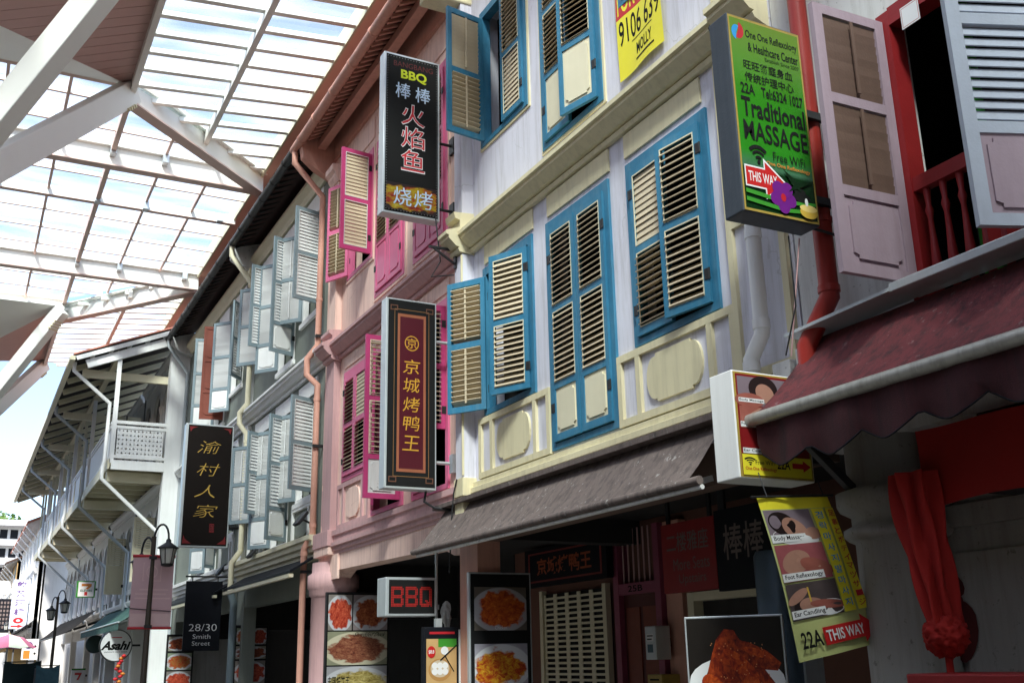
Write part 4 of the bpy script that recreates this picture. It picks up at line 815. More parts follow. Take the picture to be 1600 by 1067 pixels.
# hanging banner
t = thing('hanging_banner', 'pale green and yellow massage banner hanging askew with THIS WAY arrow', 'banner', (5.0, 5.3, 1.6))
YB = 5.38
tl, tr, bl, br = G(1182, 778, YB), G(1290, 776, YB), G(1250, 1035, YB), G(1378, 1003, YB-.05)
f = Face(tl, tr, bl, br, t, bend=lambda u, v: .02*math.sin(3.1*v+.6*u)+.008*math.sin(9*u+4*v), step=.0005)
f.rect('sheet', 0, 1, 0, 1, paint('pale_lime_vinyl', (.52, .56, .22), .45, .2, 3, bump=.05)); f.rect('yellow_strip', 0, 1, 0, .075, yellow)
f.rect('picture', .02, .66, .08, .29, purplebg); f.ell('pillow', .35, .26, .3, .05, whitel, rot=8); f.ell('hair', .24, .17, .2, .075, hair, rot=15); f.ell('face_print', .38, .2, .17, .065, skin, rot=25); f.rect('brow', .3, .38, .17, .176, hair); f.rect('brow', .43, .5, .2, .206, hair); f.ell('shoulder', .6, .24, .1, .04, skin)
f.rect('caption', .02, .5, .235, .285, whitel); f.text('Body Massage', .05, .48, .243, .278, blackl, .004)
f.rect('picture', .02, .66, .30, .53, paint('pink_cloth_print', (.34, .09, .1), .4, .4, 6, bump=0)); f.ell('foot', .26, .41, .2, .07, skin, rot=-15)
for i in range(4): f.ell('finger', .36+i*.035, .38+i*.018, .09, .014, skin, rot=25)
f.ell('leg', .5, .45, .2, .05, skin2, rot=20); f.rect('caption', .02, .56, .475, .525, whitel); f.text('Foot Reflexology', .05, .54, .483, .518, blackl, .015)
f.rect('picture', .02, .66, .54, .76, paint('brown_room_print', (.08, .06, .06), .4, .5, 8, bump=0)); f.ell('towel', .5, .71, .2, .05, whitel); f.ell('hair', .17, .69, .1, .05, hair); f.ell('face_print', .3, .68, .15, .045, skin, rot=5); f.ell('arm', .15, .62, .16, .03, skin, rot=-25); f.ell('arm', .5, .69, .22, .028, skin2, rot=8); f.rect('candle', .29, .31, .57, .66, yel)
f.rect('caption', .02, .44, .70, .75, whitel); f.text('Ear Candling', .05, .43, .708, .745, blackl, .015)
f.rect('yellow_strip', .67, .83, .08, .76, yellow); f.rect('yellow_strip', .86, .985, .08, .76, yellow)
for i, ch in enumerate('경락마사지발마사지'[:9]): f.text(ch, .70, .80, .10+i*.072, .15+i*.072, blue, .01)
for i, ch in enumerate('足裏とボディマッサージ'[:11]): f.text(ch, .88, .97, .095+i*.06, .137+i*.06, redtxt, .008)
f.text('22A', .05, .3, .83, .93, blackl, .02); f.poly('arrow', [(.32, .825), (.82, .825), (.82, .785), (.99, .88), (.82, .97), (.82, .935), (.32, .935)], redl); f.text('THIS WAY', .35, .84, .845, .915, whitel, .02)
MB().tube([f.P(-.1, -.005), f.P(1.05, -.005)], .008, 6).build('top_rod', black, t)
for u in (.1, .9):
    q = f.P(u, 0); MB().tube([q, q+Vector((.03, .1, .18))], .004, 5).build('cord', black, t)
# BBQ LED sign
t = box_sign('led_sign', 'small silver-framed sign with red dot-matrix BBQ letters under the pink beam', 4.62, 5.29, 12.3, 12.6, 2.12, 2.58, alu)
f = yface(4.66, 2.55, 5.26, 2.15, 12.298, t); f.rect('face', 0, 1, 0, 1, blackl); ledred = glow('red_led', (.6, .02, .01), .06, (.3, .01, .008))
for i, ch in enumerate('BBQ'):
    u0 = .05+i*.31; lm = MB()
    bits = {'B': ['111111110', '111111111', '110000011', '110000011', '110000011', '111111110', '111111110', '110000011', '110000011', '110000011', '111111111', '111111110'],
            'Q': ['011111110', '111111111', '110000011', '110000011', '110000011', '110000011', '110000011', '110000011', '110011011', '110001111', '111111111', '011111101']}[ch]
    for y_, row in enumerate(bits):
        for x_, bit in enumerate(row):
            if bit == '1':
                uu, v_ = u0+.27*(x_+.1)/9, .2+.6*(y_+.1)/12; u2, v2_ = uu+.27*.8/9, v_+.6*.8/12
                lm.face([f.P(uu, v_, 2), f.P(uu, v2_, 2), f.P(u2, v2_, 2), f.P(u2, v_, 2)])
    lm.build('led_letter', ledred, t)
MB().tube([(5.33, 12.4, 2.9), (5.33, 12.4, 1.3)], .018, 8).build('pole', alu, t); MB().box(5.29, 5.35, 12.36, 12.44, 2.2, 2.26).build('clamp', alu, t)
# picture boards
def board(label, x0, x1, zt, zb, Y, cells, frame=black, th=.06):
    t = thing('menu_board', label, 'menu board', ((x0+x1)/2, Y, zb)); MB().box(x0, x1, Y, Y+th, zb, zt).build('case', frame, t, .006)
    f = yface(x0+.02, zt-.02, x1-.02, zb+.02, Y-.002, t); f.rect('face', 0, 1, 0, 1, blackl)
    for i, (u0, u1, v0, v1, m_) in enumerate(cells): f.rect('food_picture', u0, u1, v0, v1, m_)
    return t, f
wp = (.55, .55, .58)
fo = [food('food_%d' % i, *a, seed=i*1.7, **k) for i, (a, k) in enumerate([
    (((.25, .22, .2), wp, (.35, .03, .015), (.6, .12, .06)), {}), (((.3, .25, .25), wp, (.25, .05, .02), (.45, .14, .05)), {}), (((.3, .3, .2), (.6, .55, .4), (.2, .05, .03), (.35, .15, .08)), dict(scale=16.)),
    (((.35, .34, .36), wp, (.3, .22, .05), (.6, .5, .2)), {}), (((.12, .1, .08), (.4, .38, .4), (.40, .05, .01), (.6, .14, .02)), dict(fr=(.44, .42))), (((.35, .33, .38), (.6, .6, .62), (.4, .04, .01), (.6, .3, .02)), {}),
    (((.02, .02, .02), (.02, .02, .02), (.3, .05, .01), (.3, .3, .05)), {}), (((.3, .28, .22), wp, (.15, .03, .02), (.4, .1, .03)), {}), (((.25, .3, .2), wp, (.45, .06, .02), (.3, .2, .05)), {})])]
t, f = board('tall menu board of four rows of dishes on the pink house column', 5.36, 6.46, 2.70, .5, 17.0, [(.02, .40, .01, .27, fo[0]), (.42, .98, .01, .27, fo[1]), (.02, .98, .28, .52, fo[2]), (.02, .98, .53, .77, fo[3]), (.02, .38, .78, .99, fo[1]), (.4, .98, .78, .99, fo[7])])
f.text('Shredded Duck', .45, .95, .285, .315, blackl, slant=.1); f.text('中国烧饼王', .04, .38, .6, .66, blackl, .02); f.text('Hamburger', .3, .7, .72, .75, blackl, slant=.1); f.text('Pancakes with', .03, .37, .79, .815, blackl); f.text('Wasabi and Peppers', .43, .95, .79, .815, blackl)
t, f = board('black menu board with silver frame showing red curry dishes at the lavender shopfront', 5.30, 6.12, 2.58, .4, 11.38, [(.06, .94, .07, .30, fo[4]), (.06, .94, .37, .60, fo[5]), (.06, .48, .66, .9, fo[6]), (.52, .94, .66, .8, fo[3])], alu)
f.text('Chicken', .4, .6, .275, .295, whitel)
t, f = board('menu board with four red dishes under the grey house beam', 5.36, 6.08, 2.40, .5, 23.3, [(.03, .48, .02, .2, fo[8]), (.52, .97, .02, .2, fo[0]), (.03, .97, .22, .36, fo[7]), (.03, .97, .38, .63, fo[0]), (.03, .48, .65, .9, fo[3]), (.52, .97, .65, .9, fo[8])])
t, f = board('narrow menu board behind the Smith Street sign', 5.22, 5.95, 2.42, .5, 30.6, [(.04, .96, .02, .22, fo[7]), (.04, .96, .25, .48, fo[8]), (.04, .96, .5, .75, fo[0]), (.04, .96, .77, .97, fo[1])])
# steamer sign
t = box_sign('menu_sign', 'black sign with picture of dumplings in a bamboo steamer priced $8.8', 5.0, 5.45, 12.0, 12.1, 1.3, 1.98, blackp, 'menu board')
f = yface(5.0, 1.98, 5.45, 1.3, 11.998, t); f.rect('red_heading', .15, .88, .08, .12, redtxt); f.rect('picture', .06, .93, .2, .96, paint('orange_table_print', (.55, .35, .15), .4, .4, 3, bump=0)); f.rect('green_leaves', .4, .93, .2, .34, fg)
f.ell('steamer', .45, .72, .33, .19, paint('bamboo_print', (.45, .24, .08), .4)); f.ell('steamer_inside', .45, .7, .27, .145, paint('steamer_cloth_print', (.6, .5, .36), .4))
for i in range(6): f.ell('dumpling', .3+(i % 3)*.15, .65+(i//3)*.1, .085, .055, whitel)
f.ell('dish', .58, .4, .11, .07, whitel); f.ell('price_disc', .2, .42, .12, .1, redl); f.text('$8.8', .12, .28, .385, .455, whitel, .02); f.poly('chopsticks', [(.45, .55), (.92, .3), (.93, .32), (.46, .575)], blackl); f.poly('chopsticks', [(.6, .48), (.86, .75), (.84, .76), (.585, .5)], blackl)
MB().box(5.45, 5.53, 11.99, 12.2, .9, 1.95).build('white_side_board', white, t); MB().box(5.16, 5.24, 12.02, 12.08, 1.98, 2.08).build('clip', alu, t); MB().tube([(5.2, 12.06, .0), (5.2, 12.06, 1.3)], .03, 8).build('stand', black, t)
# plastic bag hanging by the pole
t = thing('plastic_bag', 'crumpled grey plastic bag tied to the pole by the LED sign', 'bag', (5.42, 12.3, 2.0)); pts = []; cx = Vector((5.42, 12.3, 2.12)); n, kk = 12, 14
for j in range(n+1):
    for i in range(kk):
        a = 6.283*i/kk; s = j/n; r = (.012+.045*math.sin(math.pi*s**.6))*(1+.8*mathutils.noise.noise(Vector((math.cos(a)*2, math.sin(a)*2, s*5)))); pts.append(cx+Vector((r*math.cos(a), r*math.sin(a), .18-.42*s)))
MB().idx(pts, [(j*kk+i, j*kk+(i+1) % kk, (j+1)*kk+(i+1) % kk, (j+1)*kk+i) for j in range(n) for i in range(kk)]).build('bag', paint('grey_film', (.35, .35, .33), .35), t)
# roast duck poster
A, B_ = G(1072, 975, 7.0), F(1218, 953, 5.55)
A = Vector((A.x, 7.0, A.z)); P1 = G(1072, 1067, 7.0); 
t = thing('picture_panel', 'large silver-framed photo panel of a glossy red roast duck', 'poster', (5.2, 6.8, 1.0))
xl, yl = A.x, 7.0; d_ = ray(1218, 953); s_ = 6.45/d_.y; B_ = CAM+d_*s_; zt = (A.z+B_.z)/2
tl, tr = Vector((xl, yl, zt)), Vector((B_.x, B_.y, zt)); bl, br = tl-Vector((0, 0, .95)), tr-Vector((0, 0, .95))
u_ = (tr-tl).normalized(); n_ = u_.cross(Vector((0, 0, 1)))
MB().ob(tl, u_, (0, 0, -1), n_, (-.015, (tr-tl).length+.015), (-.015, .965), (-.06, -.004)).build('case', alu, t, .005)
f = Face(tl, tr, bl, br, t); f.rect('face', 0, 1, 0, 1, paint('dark_print', (.015, .012, .01), .3))
f.ell('plate', .5, .5, .5, .2, whitel); duck = food('duck_print', (.25, .03, .01), (.3, .04, .01), (.16, .010, .003), (.42, .055, .008), 5., (.5, .5), (.9, .9), 11.)
duckl = food('duck_light_print', (.4, .05, .01), (.4, .05, .01), (.30, .02, .004), (.62, .10, .012), 8., (.5, .5), (.9, .9), 13.)
def blob(nm, pts, mat):
    uvs = [(p[0], 1-p[1]) for p in pts]; f.emit(nm, pts, [tuple(range(len(pts)-1, -1, -1))], mat, uvs)
def bl_ell(cu, cv, ru, rv, rot): 
    c_, s_2 = math.cos(R_(rot)), math.sin(R_(rot)); return [(cu+math.cos(a*.2618)*ru*c_-math.sin(a*.2618)*rv*s_2, cv+math.cos(a*.2618)*ru*s_2+math.sin(a*.2618)*rv*c_) for a in range(24)]
blob('duck_body', [(.10, .66), (.12, .54), (.2, .42), (.25, .3), (.31, .17), (.4, .09), (.5, .1), (.56, .18), (.66, .2), (.84, .27), (.97, .36), (.93, .42), (.8, .41), (.9, .52), (.98, .64), (.98, .85), (.8, .95), (.4, .95), (.2, .86)], duck)
for cu, cv, ru, rv, ro in ((.26, .56, .15, .1, 40), (.56, .38, .22, .07, 35), (.74, .28, .16, .03, 14), (.7, .62, .2, .12, 30)): blob('duck_flesh', bl_ell(cu, cv, ru, rv, ro), duckl)
gl_ = paint('sauce_glint_print', (.75, .3, .12), .3, bump=0)
for q_ in range(46): f.ell('glint', random.uniform(.25, .85), random.uniform(.2, .62), .005, .006, gl_, n=6)
[f.ell('garnish', .06+.05*(q_ % 3), .56+.05*(q_//3), .05, .035, fg) for q_ in range(7)]
MB().tube([tl+u_*.2-n_*.03-Vector((0, 0, .95)), tl+u_*.2-n_*.03-Vector((0, 0, zt))], .03).build('stand', black, t); MB().tube([tr-u_*.2-n_*.03-Vector((0, 0, .95)), tr-u_*.2-n_*.03-Vector((0, 0, zt))], .03).build('stand', black, t)
# red sign and black sign under the walkway
t = thing('wall_sign', 'dim red board with Chinese and English seating notice under the walkway', 'sign', (7, 9.4, 2.3)); MB().box(7.0, 7.06, 8.92, 9.88, 2.25, 3.0).build('board', redpaint, t)
f = xface(9.86, 2.98, 8.94, 2.27, 6.998, t); dr = paint('dim_grey_print', (.16, .12, .11), .5); f.text('二楼雅座', .08, .9, .12, .42, dr, .01); f.text('More Seats', .2, .9, .52, .7, dr); f.text('Upstairs', .3, .82, .76, .94, dr)
MB().box(7.02, 7.05, 9.0, 9.05, 3.0, 3.302).build('hanger', black, t); MB().box(7.02, 7.05, 9.75, 9.8, 3.0, 3.302).build('hanger', black, t)
p = F(1125, 875, 6.8); q = F(1185, 820, 6.8)
t = thing('wall_sign', 'black board with two grey characters next to the dim red board', 'sign', (6.8, p.y, 2.4)); MB().box(6.8, 6.86, q.y-.3, p.y+.05, 2.2, 3.0).build('board', blackp, t); f = xface(p.y, 2.92, q.y-.1, 2.42, 6.798, t); f.text('棒棒', .1, .95, .15, .85, dr, .01); MB().box(6.82, 6.85, p.y-.1, p.y, 3.0, 3.302).build('hanger', black, t)
p = F(1178, 910, 6.0); t = thing('sheet_metal_duct', 'plain blue-grey sheet metal duct standing behind the roast duck panel', 'duct', (6.1, p.y, 0)); MB().lathe((6.25, p.y, .14), [(.18, 0), (.18, 2.26), (.16, 2.3)], 20).build('shell', paint('blue_grey_sheet', (.10, .14, .18), .45, .1, 3, metal=.4), t); MB().box(6.3, 6.5, p.y-.2, p.y+.05, .14, 1.9).build('backplate', alu, t)
t = thing('wall_sign', 'black framed sign with red gold emblem above the roller shutter', 'sign', (7.6, 13, 2.6)); MB().box(7.6, 7.7, 12.0, 14.3, 2.6, 3.15).build('board', blackp, t); f = xface(14.25, 3.13, 12.05, 2.62, 7.598, t); f.frame('border', .03, .97, .08, .92, .02, .05, paint('dim_red_border', (.2, .02, .015), .4)); f.text('京城烤鸭王', .15, .85, .25, .75, paint('dim_orange', (.35, .07, .02), .4), .02); MB().box(7.65, 7.92, 13.1, 13.2, 2.8, 2.9).build('bracket', black, t)

# ================================================================== white terrace with the timber balcony
louvg = paint('grey_louvre_doors', (.17, .17, .16), .7, .25, 5)
YW0, YW1, U = 31.6, 61.6, 6.0
H = thing('terrace', 'white arcaded terrace with timber balcony, lattice rail and zigzag drainpipes', 'terrace', (5.2, 46, 0))
XW = 5.15
MB().box(4.95, 5.6, YW0, YW0+.4, .0, 11.3).build('party_wall', white, H); MB().box(5.6, 8, YW0+.05, YW0+.35, 0, 3.3).build('cross_wall', whited, H)
def arch_row(z0, zs, z1, y0, y1, n, r):
    """front wall with n arched openings between y0 and y1"""
    b = MB(); frs = []; w_ = (y1-y0)/n
    for i in range(n):
        fr = MB(); frs.append(fr)
        a, c = y0+i*w_, y0+(i+1)*w_; m = (a+c)/2
        arc = [(XW, m-r*math.cos(R_(18*k)), zs+r*math.sin(R_(18*k))) for k in range(11)]
        b.face([(XW, a, z0), (XW, m-r, z0), (XW, m-r, zs), (XW, a, zs)]); b.face([(XW, m+r, z0), (XW, c, z0), (XW, c, zs), (XW, m+r, zs)])
        b.face([(XW, a, zs)]+arc[:6]+[(XW, m, z1), (XW, a, z1)]); b.face([(XW, c, zs), (XW, c, z1), (XW, m, z1)]+arc[5:])
        full = [(XW, m-r, z0)]+arc+[(XW, m+r, z0)]
        for p, q in zip(full, full[1:]): b.face([p, q, (XW+.05, q[1], q[2]), (XW+.05, p[1], p[2])])
        o = [(XW-.04, m-(r+.07)*math.cos(R_(18*k)), zs+(r+.07)*math.sin(R_(18*k))) for k in range(11)]; i_ = [(XW-.04, p[1], p[2]) for p in arc]
        for k in range(10): fr.face([o[k], o[k+1], i_[k+1], i_[k]]); fr.face([o[k], (XW, o[k][1], o[k][2]), (XW, o[k+1][1], o[k+1][2]), o[k+1]])
    return b, frs
def colonette(y, z0, z1, d=.075):
    h = z1-z0
    return MB().lathe((XW-.02, y, z0), [(d, 0), (d, .12), (d*.75, .16), (d*.65, h*.8), (d*.8, h*.82), (d*.7, h*.85), (d*1.2, h*.93), (d*1.3, h*.95), (d*1.3, h)], 10)
for k in range(5):
    y0, y1 = YW0+.4+k*U, YW0+k*U+U
    for z0, zs, z1 in ((3.6, 5.6, 7.0), (7.3, 9.4, 10.9)):
        b_, frs = arch_row(z0, zs, z1, y0, y1, 3, .62); b_.build('wall_bay', white, H); [fr.build('archivolt', white, H) for fr in frs]
        for i in range(4): colonette(y0+.1+(y1-y0-.2)*i/3, z0+.3, zs+.05).build('colonette', white, H)
        mould(H, 'string_course', y0, y1, [(0, z0-.1), (.1, z0-.1), (.14, z0), (.14, z0+.06), (0, z0+.1)], white, XW); mould(H, 'entablature', y0, y1, [(0, z1-.4), (.06, z1-.4), (.08, z1-.3), (.16, z1-.22), (.16, z1-.12), (.1, z1-.1), (0, z1-.1)], white, XW)
    MB().box(XW+.045, XW+.2, y0, y1, 3.55, 10.85).build('window_backing', louvg, H)
    if k < 2:
        y = y0+1.4; leafM = leaf(H, y, 4.0, 5.9, .6, 1, 95, panelc, panelc, [('l', .5), ('p', .5)], panelc, x=XW-.06, tilts=[60], label='beige shutter leaf')
    MB().box(XW-.04, XW+.2, y1, y1+.38, .14, 3.5).build('pier', white, H)
    # balcony: joists, floor, beam brackets, rail, posts
    for j in range(6): MB().box(3.5, XW, y0+.2+j*1.0, y0+.32+j*1.0, 7.0, 7.14).build('joist', panelc, H)
    MB().box(3.45, 5.1, y0+.0, y0+.22, 6.72, 7.0).build('bracket_beam', panelc, H)
    for j in range(4): MB().box(3.46+j*.425, 3.46+j*.425+.41, y0-.38, y1, 7.145, 7.18).build('floor_board', panelc, H)
    MB().box(3.42, 3.46, y0-.4, y1, 7.02, 7.3).build('fascia_board', panelc, H)
    MB().box(3.44, 3.56, y0-.4, y0-.28, 7.18, 10.35).build('post', white, H)
    if k: 
        for j in (2., 4.): MB().box(3.45, 3.54, y0+j, y0+j+.09, 7.18, 10.3).build('post', panelc, H)
    for z in (7.35, 8.25, 8.38): MB().box(3.45, 3.53, y0-.28, y1-.4, z, z+.07).build('rail', white, H)
    MB().box(3.48, 3.5, y0-.28, y1-.4, 7.4, 8.25).build('rail_boarding', whitesl, H)
    # roof timbers
    for j in range(4):
        yy = y0+.6+j*1.5; MB().beam((2.3, yy, 10.05), (5.4, yy, 11.35), .09, .16).build('rafter', panelc, H)
    MB().box(2.55, 5.1, y0+.1, y0+.22, 9.75, 9.98).build('tie_beam', panelc, H)
    MB().box(3.42, 3.58, y0-.4, y1-.4, 10.35, 10.5).build('wall_plate', panelc, H)
    yy = YW0+.3+k*U
    pipe(H, [(2.3, yy, 10.1), (2.3, yy, 9.85), (3.36, yy+.1, 9.0), (3.36, yy+.1, 7.3), (3.3, yy-.1, 7.05), (3.3, yy-.1, 6.75), (5.0, yy+.15, 5.3), (5.0, yy+.15, 3.4)], .055, pipegrey if k else white, 'downpipe')
# lattice end rail facing the camera: thin plates with a grid of small cut-outs
lx0, lx1, lz0, lz1 = 3.6, 4.88, 7.42, 8.2; nx, nz = 12, 6; lm = MB(); cw_, ch_ = (lx1-lx0)/nx, (lz1-lz0)/nz
for i in range(nx):
    for j in range(nz):
        x, z = lx0+i*cw_, lz0+j*ch_; o = [(x, z), (x+cw_, z), (x+cw_, z+ch_), (x, z+ch_)]; cx_, cz_ = x+cw_/2, z+ch_/2; r = cw_*.3*(1 if (i+j) % 2 else .75)
        d4 = [(cx_, cz_-r), (cx_+r, cz_), (cx_, cz_+r*1.2), (cx_-r, cz_)]; Yl = YW0+.02
        for k in range(4):
            a, c = o[k], o[(k+1) % 4]; p, q = d4[k], d4[(k+1) % 4]
            lm.face([(a[0], Yl, a[1]), (c[0], Yl, c[1]), (q[0], Yl, q[1]), (p[0], Yl, p[1])]); lm.face([(p[0], Yl, p[1]), (q[0], Yl, q[1]), (q[0], Yl+.03, q[1]), (p[0], Yl+.03, p[1])])
lm.build('lattice_panel', white, H)
for z, h_ in ((7.33, .09), (8.2, .08), (8.34, .09)): MB().box(3.56, 4.95, YW0, YW0+.09, z, z+h_).build('end_rail', white, H)
MB().box(3.5, 4.95, YW0-.02, YW0+.06, 7.0, 7.27).build('end_fascia', white, H)
MB().beam((2.6, YW0, 10.0), (4.95, YW0, 10.98), .1, .24).build('verge_beam', white, H)
m = MB(); m.prism([(2.22, YW0-.1, 10.14), (2.22, YW0-.1, 10.2), (5.5, YW0-.1, 11.58), (5.5, YW0-.1, 11.52)], (0, 30.6, 0)); m.build('roof_boarding', paint('dark_boards', (.016, .01, .009), .85, .3, 4), H)
for j in range(5): MB().lathe((2.75+j*.5, YW0+.1, 10.3+j*.21), [(.06, -.25), (.06, .2)], 8, 'y').build('purlin_end', white, H)
MB().beam((2.3, YW0-.12, 10.12), (5.3, YW0-.12, 11.38), .05, .12).build('bargeboard', white, H)
tm = MB(); prof = [(-.09, 0), (-.05, .045), (0, .06), (.05, .045), (.09, 0), (.075, -.012), (0, .04), (-.075, -.012)]
tm.prism([(-.13, p[0], p[1]) for p in prof], (.25, 0, 0)); tme = tm.mesh('roof_tile', tile)
sl_a = math.atan2(1.38, 3.28)
for j in range(15):
    for r_ in range(3): place(tme, 'roof_tile', H, Matrix.Translation((2.35+j*.22, YW0-.06+r_*.2, 10.27+j*.0925)) @ Matrix.Rotation(-sl_a, 4, 'Y'))
m = MB()
for r_ in range(3, 150): m.prism([(2.25, YW0-.06+r_*.2+p[0], 10.22+p[1]) for p in prof], (3.2, 0, 1.35))
m.build('roof_tile_rows', tile, H, kind='stuff')
MB().beam((2.2, YW0-.15, 10.12), (2.2, YW1, 10.12), .14, .12).build('gutter', panelc, H)
MB().box(8.0, 8.1, YW0, YW1, 0, 3.3).build('shop_wall', darkin, H); MB().box(XW, 8, YW0, YW1, 3.3, 3.4).build('walkway_ceiling', whited, H); MB().box(XW, XW+.2, YW0+.4, YW1, 2.8, 3.5).build('beam', white, H)
for y in (33.6, 36.2, 39.5, 42.5, 46): MB().box(XW-.02, XW+.3, y, y+.5, .14, 2.8).build('pier', white, H)
MB().lathe((4.6, 38, 9.4), [(.02, .6), (.02, .12), (.14, 0), (.12, -.02)], 12).build('lamp_shade', black, H); MB().lathe((4.6, 43, 9.4), [(.02, .6), (.02, .12), (.14, 0), (.12, -.02)], 12).build('lamp_shade', black, H)

# ================================================================== farther houses, block and hill
def far_house(label, y0, y1, X, h, wm, roofm, shut, n=3):
    H = thing('shophouse', label, 'shophouse', (X, (y0+y1)/2, 0)); hs = []
    for i in range(n):
        a = y0+.8+i*(y1-y0-.8)/n
        for z in (3.8, 6.9): hs.append((a, a+1.1, z, z+2))
    wall(H, 'wall', y0, y1, 2.9, h, hs, wm, X); MB().box(X+.3, X+4, y0+.6, y1, 2.95, h-.05).build('body', darkin, H)
    MB().box(X+.05, X+.3, y0, y0+.5, 0, h).build('end_wall', wm, H); MB().box(X+.4, X+4, y0, y0+.1, 0, h).build('side_wall', wm, H)
    for a, c, z0, z1 in hs:
        m = MB(); m.box(X-.03, X+.02, a, a+.5, z0, z1); m.box(X-.03, X+.02, a+.53, c, z0, z1); m.build('shutter', shut, H)
    for z in (3.4, 6.5): mould(H, 'cornice', y0, y1, [(0, z), (.1, z), (.2, z+.15), (.2, z+.25), (0, z+.3)], white, X)
    m = MB(); m.prism([(X-.75, y0-.1, h-.1), (X-.75, y0-.1, h+.02), (X+2.5, y0-.1, h+1.5), (X+2.5, y0-.1, h+1.38)], (0, y1-y0+.2, 0)); m.build('roof', roofm, H)
    for j in range(int((y1-y0)/.6)): MB().beam((X-.7, y0+.2+j*.6, h-.12), (X+.1, y0+.2+j*.6, h+.22), .07, .1).build('rafter', white, H)
    for y in [y0+1+i*2.8 for i in range(int((y1-y0)/2.8))]: pipe(H, [(X-.75, y, h-.1), (X-.1, y, h-.8), (X-.1, y, 3)], .05, white)
    return H
far_house('narrow white shophouse with open shutters past the timber balcony', 62.6, 80, 3.72, 9.2, white, tile, whitesl, 5)
far_house('ochre shophouse with dark eave at the far left edge', 81, 100, 3.5, 8.6, tan, paint('dark_tiles', (.07, .04, .03), .9, .3, 4), gshut, 4)
far_house('distant white shophouse at the end of the street', 101, 125, 2.6, 8.0, white, tile, gshut, 5)
t = thing('apartment_block', 'long white concrete apartment block with balcony rows far beyond the street', 'building', (0, 190, 0))
p0, p1 = G(-60, 820, 190), G(62, 905, 190); MB().box(p0.x, p1.x+2, 190, 205, 0, p0.z).build('body', concrete, t)
for i in range(9):
    z = p0.z-2.2-i*3.0; MB().box(p0.x-.3, p1.x+2.3, 188.6, 189.98, z-.9, z).build('balcony_parapet', concrete, t); 
    for j in range(12): MB().box(p0.x+1+j*1.55, p0.x+2.1+j*1.55, 189.9, 189.99, z+.3, z+1.7).build('window', blackp, t)
MB().box(p0.x-1, p1.x+3, 188, 206, p0.z, p0.z+.9).build('roof_slab', concrete, t)
# tree-covered hill: rounded ground and leaf masses spread over it
hp = G(18, 797, 420); hb = MB(); pts = []
for j in range(13):
    for i in range(33):
        a, r = 6.2832*i/32, 90*(j/12); pts.append((hp.x-20+r*math.cos(a), 430+r*math.sin(a)*.8, max(-1, (hp.z-3)*(1-(j/12)**2)+4*mathutils.noise.noise((r*.05*math.cos(a), r*.05*math.sin(a), 1)))))
hb.idx(pts, [(j*33+i, j*33+i+1, (j+1)*33+i+1, (j+1)*33+i) for j in range(12) for i in range(32)], True); hb.build('hill', foliage, kind='structure', label='green wooded hill beyond the apartment block')
tb = MB()
for i in range(9000):
    a = random.uniform(3.0, 6.5); r = 90*random.random()**.7; x, y = hp.x-20+r*math.cos(a), 430+r*math.sin(a)*.8; z = (hp.z-3)*(1-(r/90)**2)+random.uniform(-1, 5)
    s = random.uniform(.5, 1.4); d1 = Vector((random.uniform(-1, 1), random.uniform(-1, 1), random.uniform(-1, 1)))*s; d2 = Vector((random.uniform(-1, 1), random.uniform(-1, 1), random.uniform(-1, 1)))*s; c_ = Vector((x, y, z)); tb.face([c_, c_+d1, c_+d1+d2, c_+d2])
tb.build('hill_trees', foliage, kind='stuff', label='leafy tree crowns covering the far hill', cat='trees')

# the facing row of houses behind the camera's left shoulder: it bounds the street
t = thing('terrace', 'cream terrace of shophouses on the near side of the street, outside the view', 'terrace', (-7.5, 15, 0))
MB().box(-13, -7.4, -45, 60, 0, 10.6).build('body', paint('facing_cream_wall', (.3, .26, .21), .8, .1, 2), t); MB().prism([(-6.6, -45, 10.6), (-6.6, -45, 10.75), (-10.5, -45, 12.6), (-14, -45, 10.75), (-14, -45, 10.6)], (0, 105, 0)).build('roof', tile, t)
wm_ = MB().box(-7.44, -7.36, -.55, .55, -.9, .9).mesh('window', gshut)
for i in range(23):
    for z in (5.4, 8.9): place(wm_, 'window', t, Matrix.Translation((0, -9+i*3, z)))
for i in range(17): MB().box(-7.39, -7.3, -41+i*6, -36+i*6, 0, 3.2).build('shopfront', darkin, t)
t = thing('terrace', 'shophouse row continuing behind the camera beyond the maroon awning', 'terrace', (9, -20, 0))
MB().box(5.5, 12, -45, -1.52, 3, 11).build('body', paint('dull_plaster', (.35, .3, .26), .8, .1, 2), t); MB().box(7.9, 12, -45, -1.52, 0, 2.99).build('shopfront', darkin, t)
for i in range(8): MB().box(5.5, 6.0, -44.8+i*6, -44.2+i*6, 0, 2.99).build('pier', whited, t)

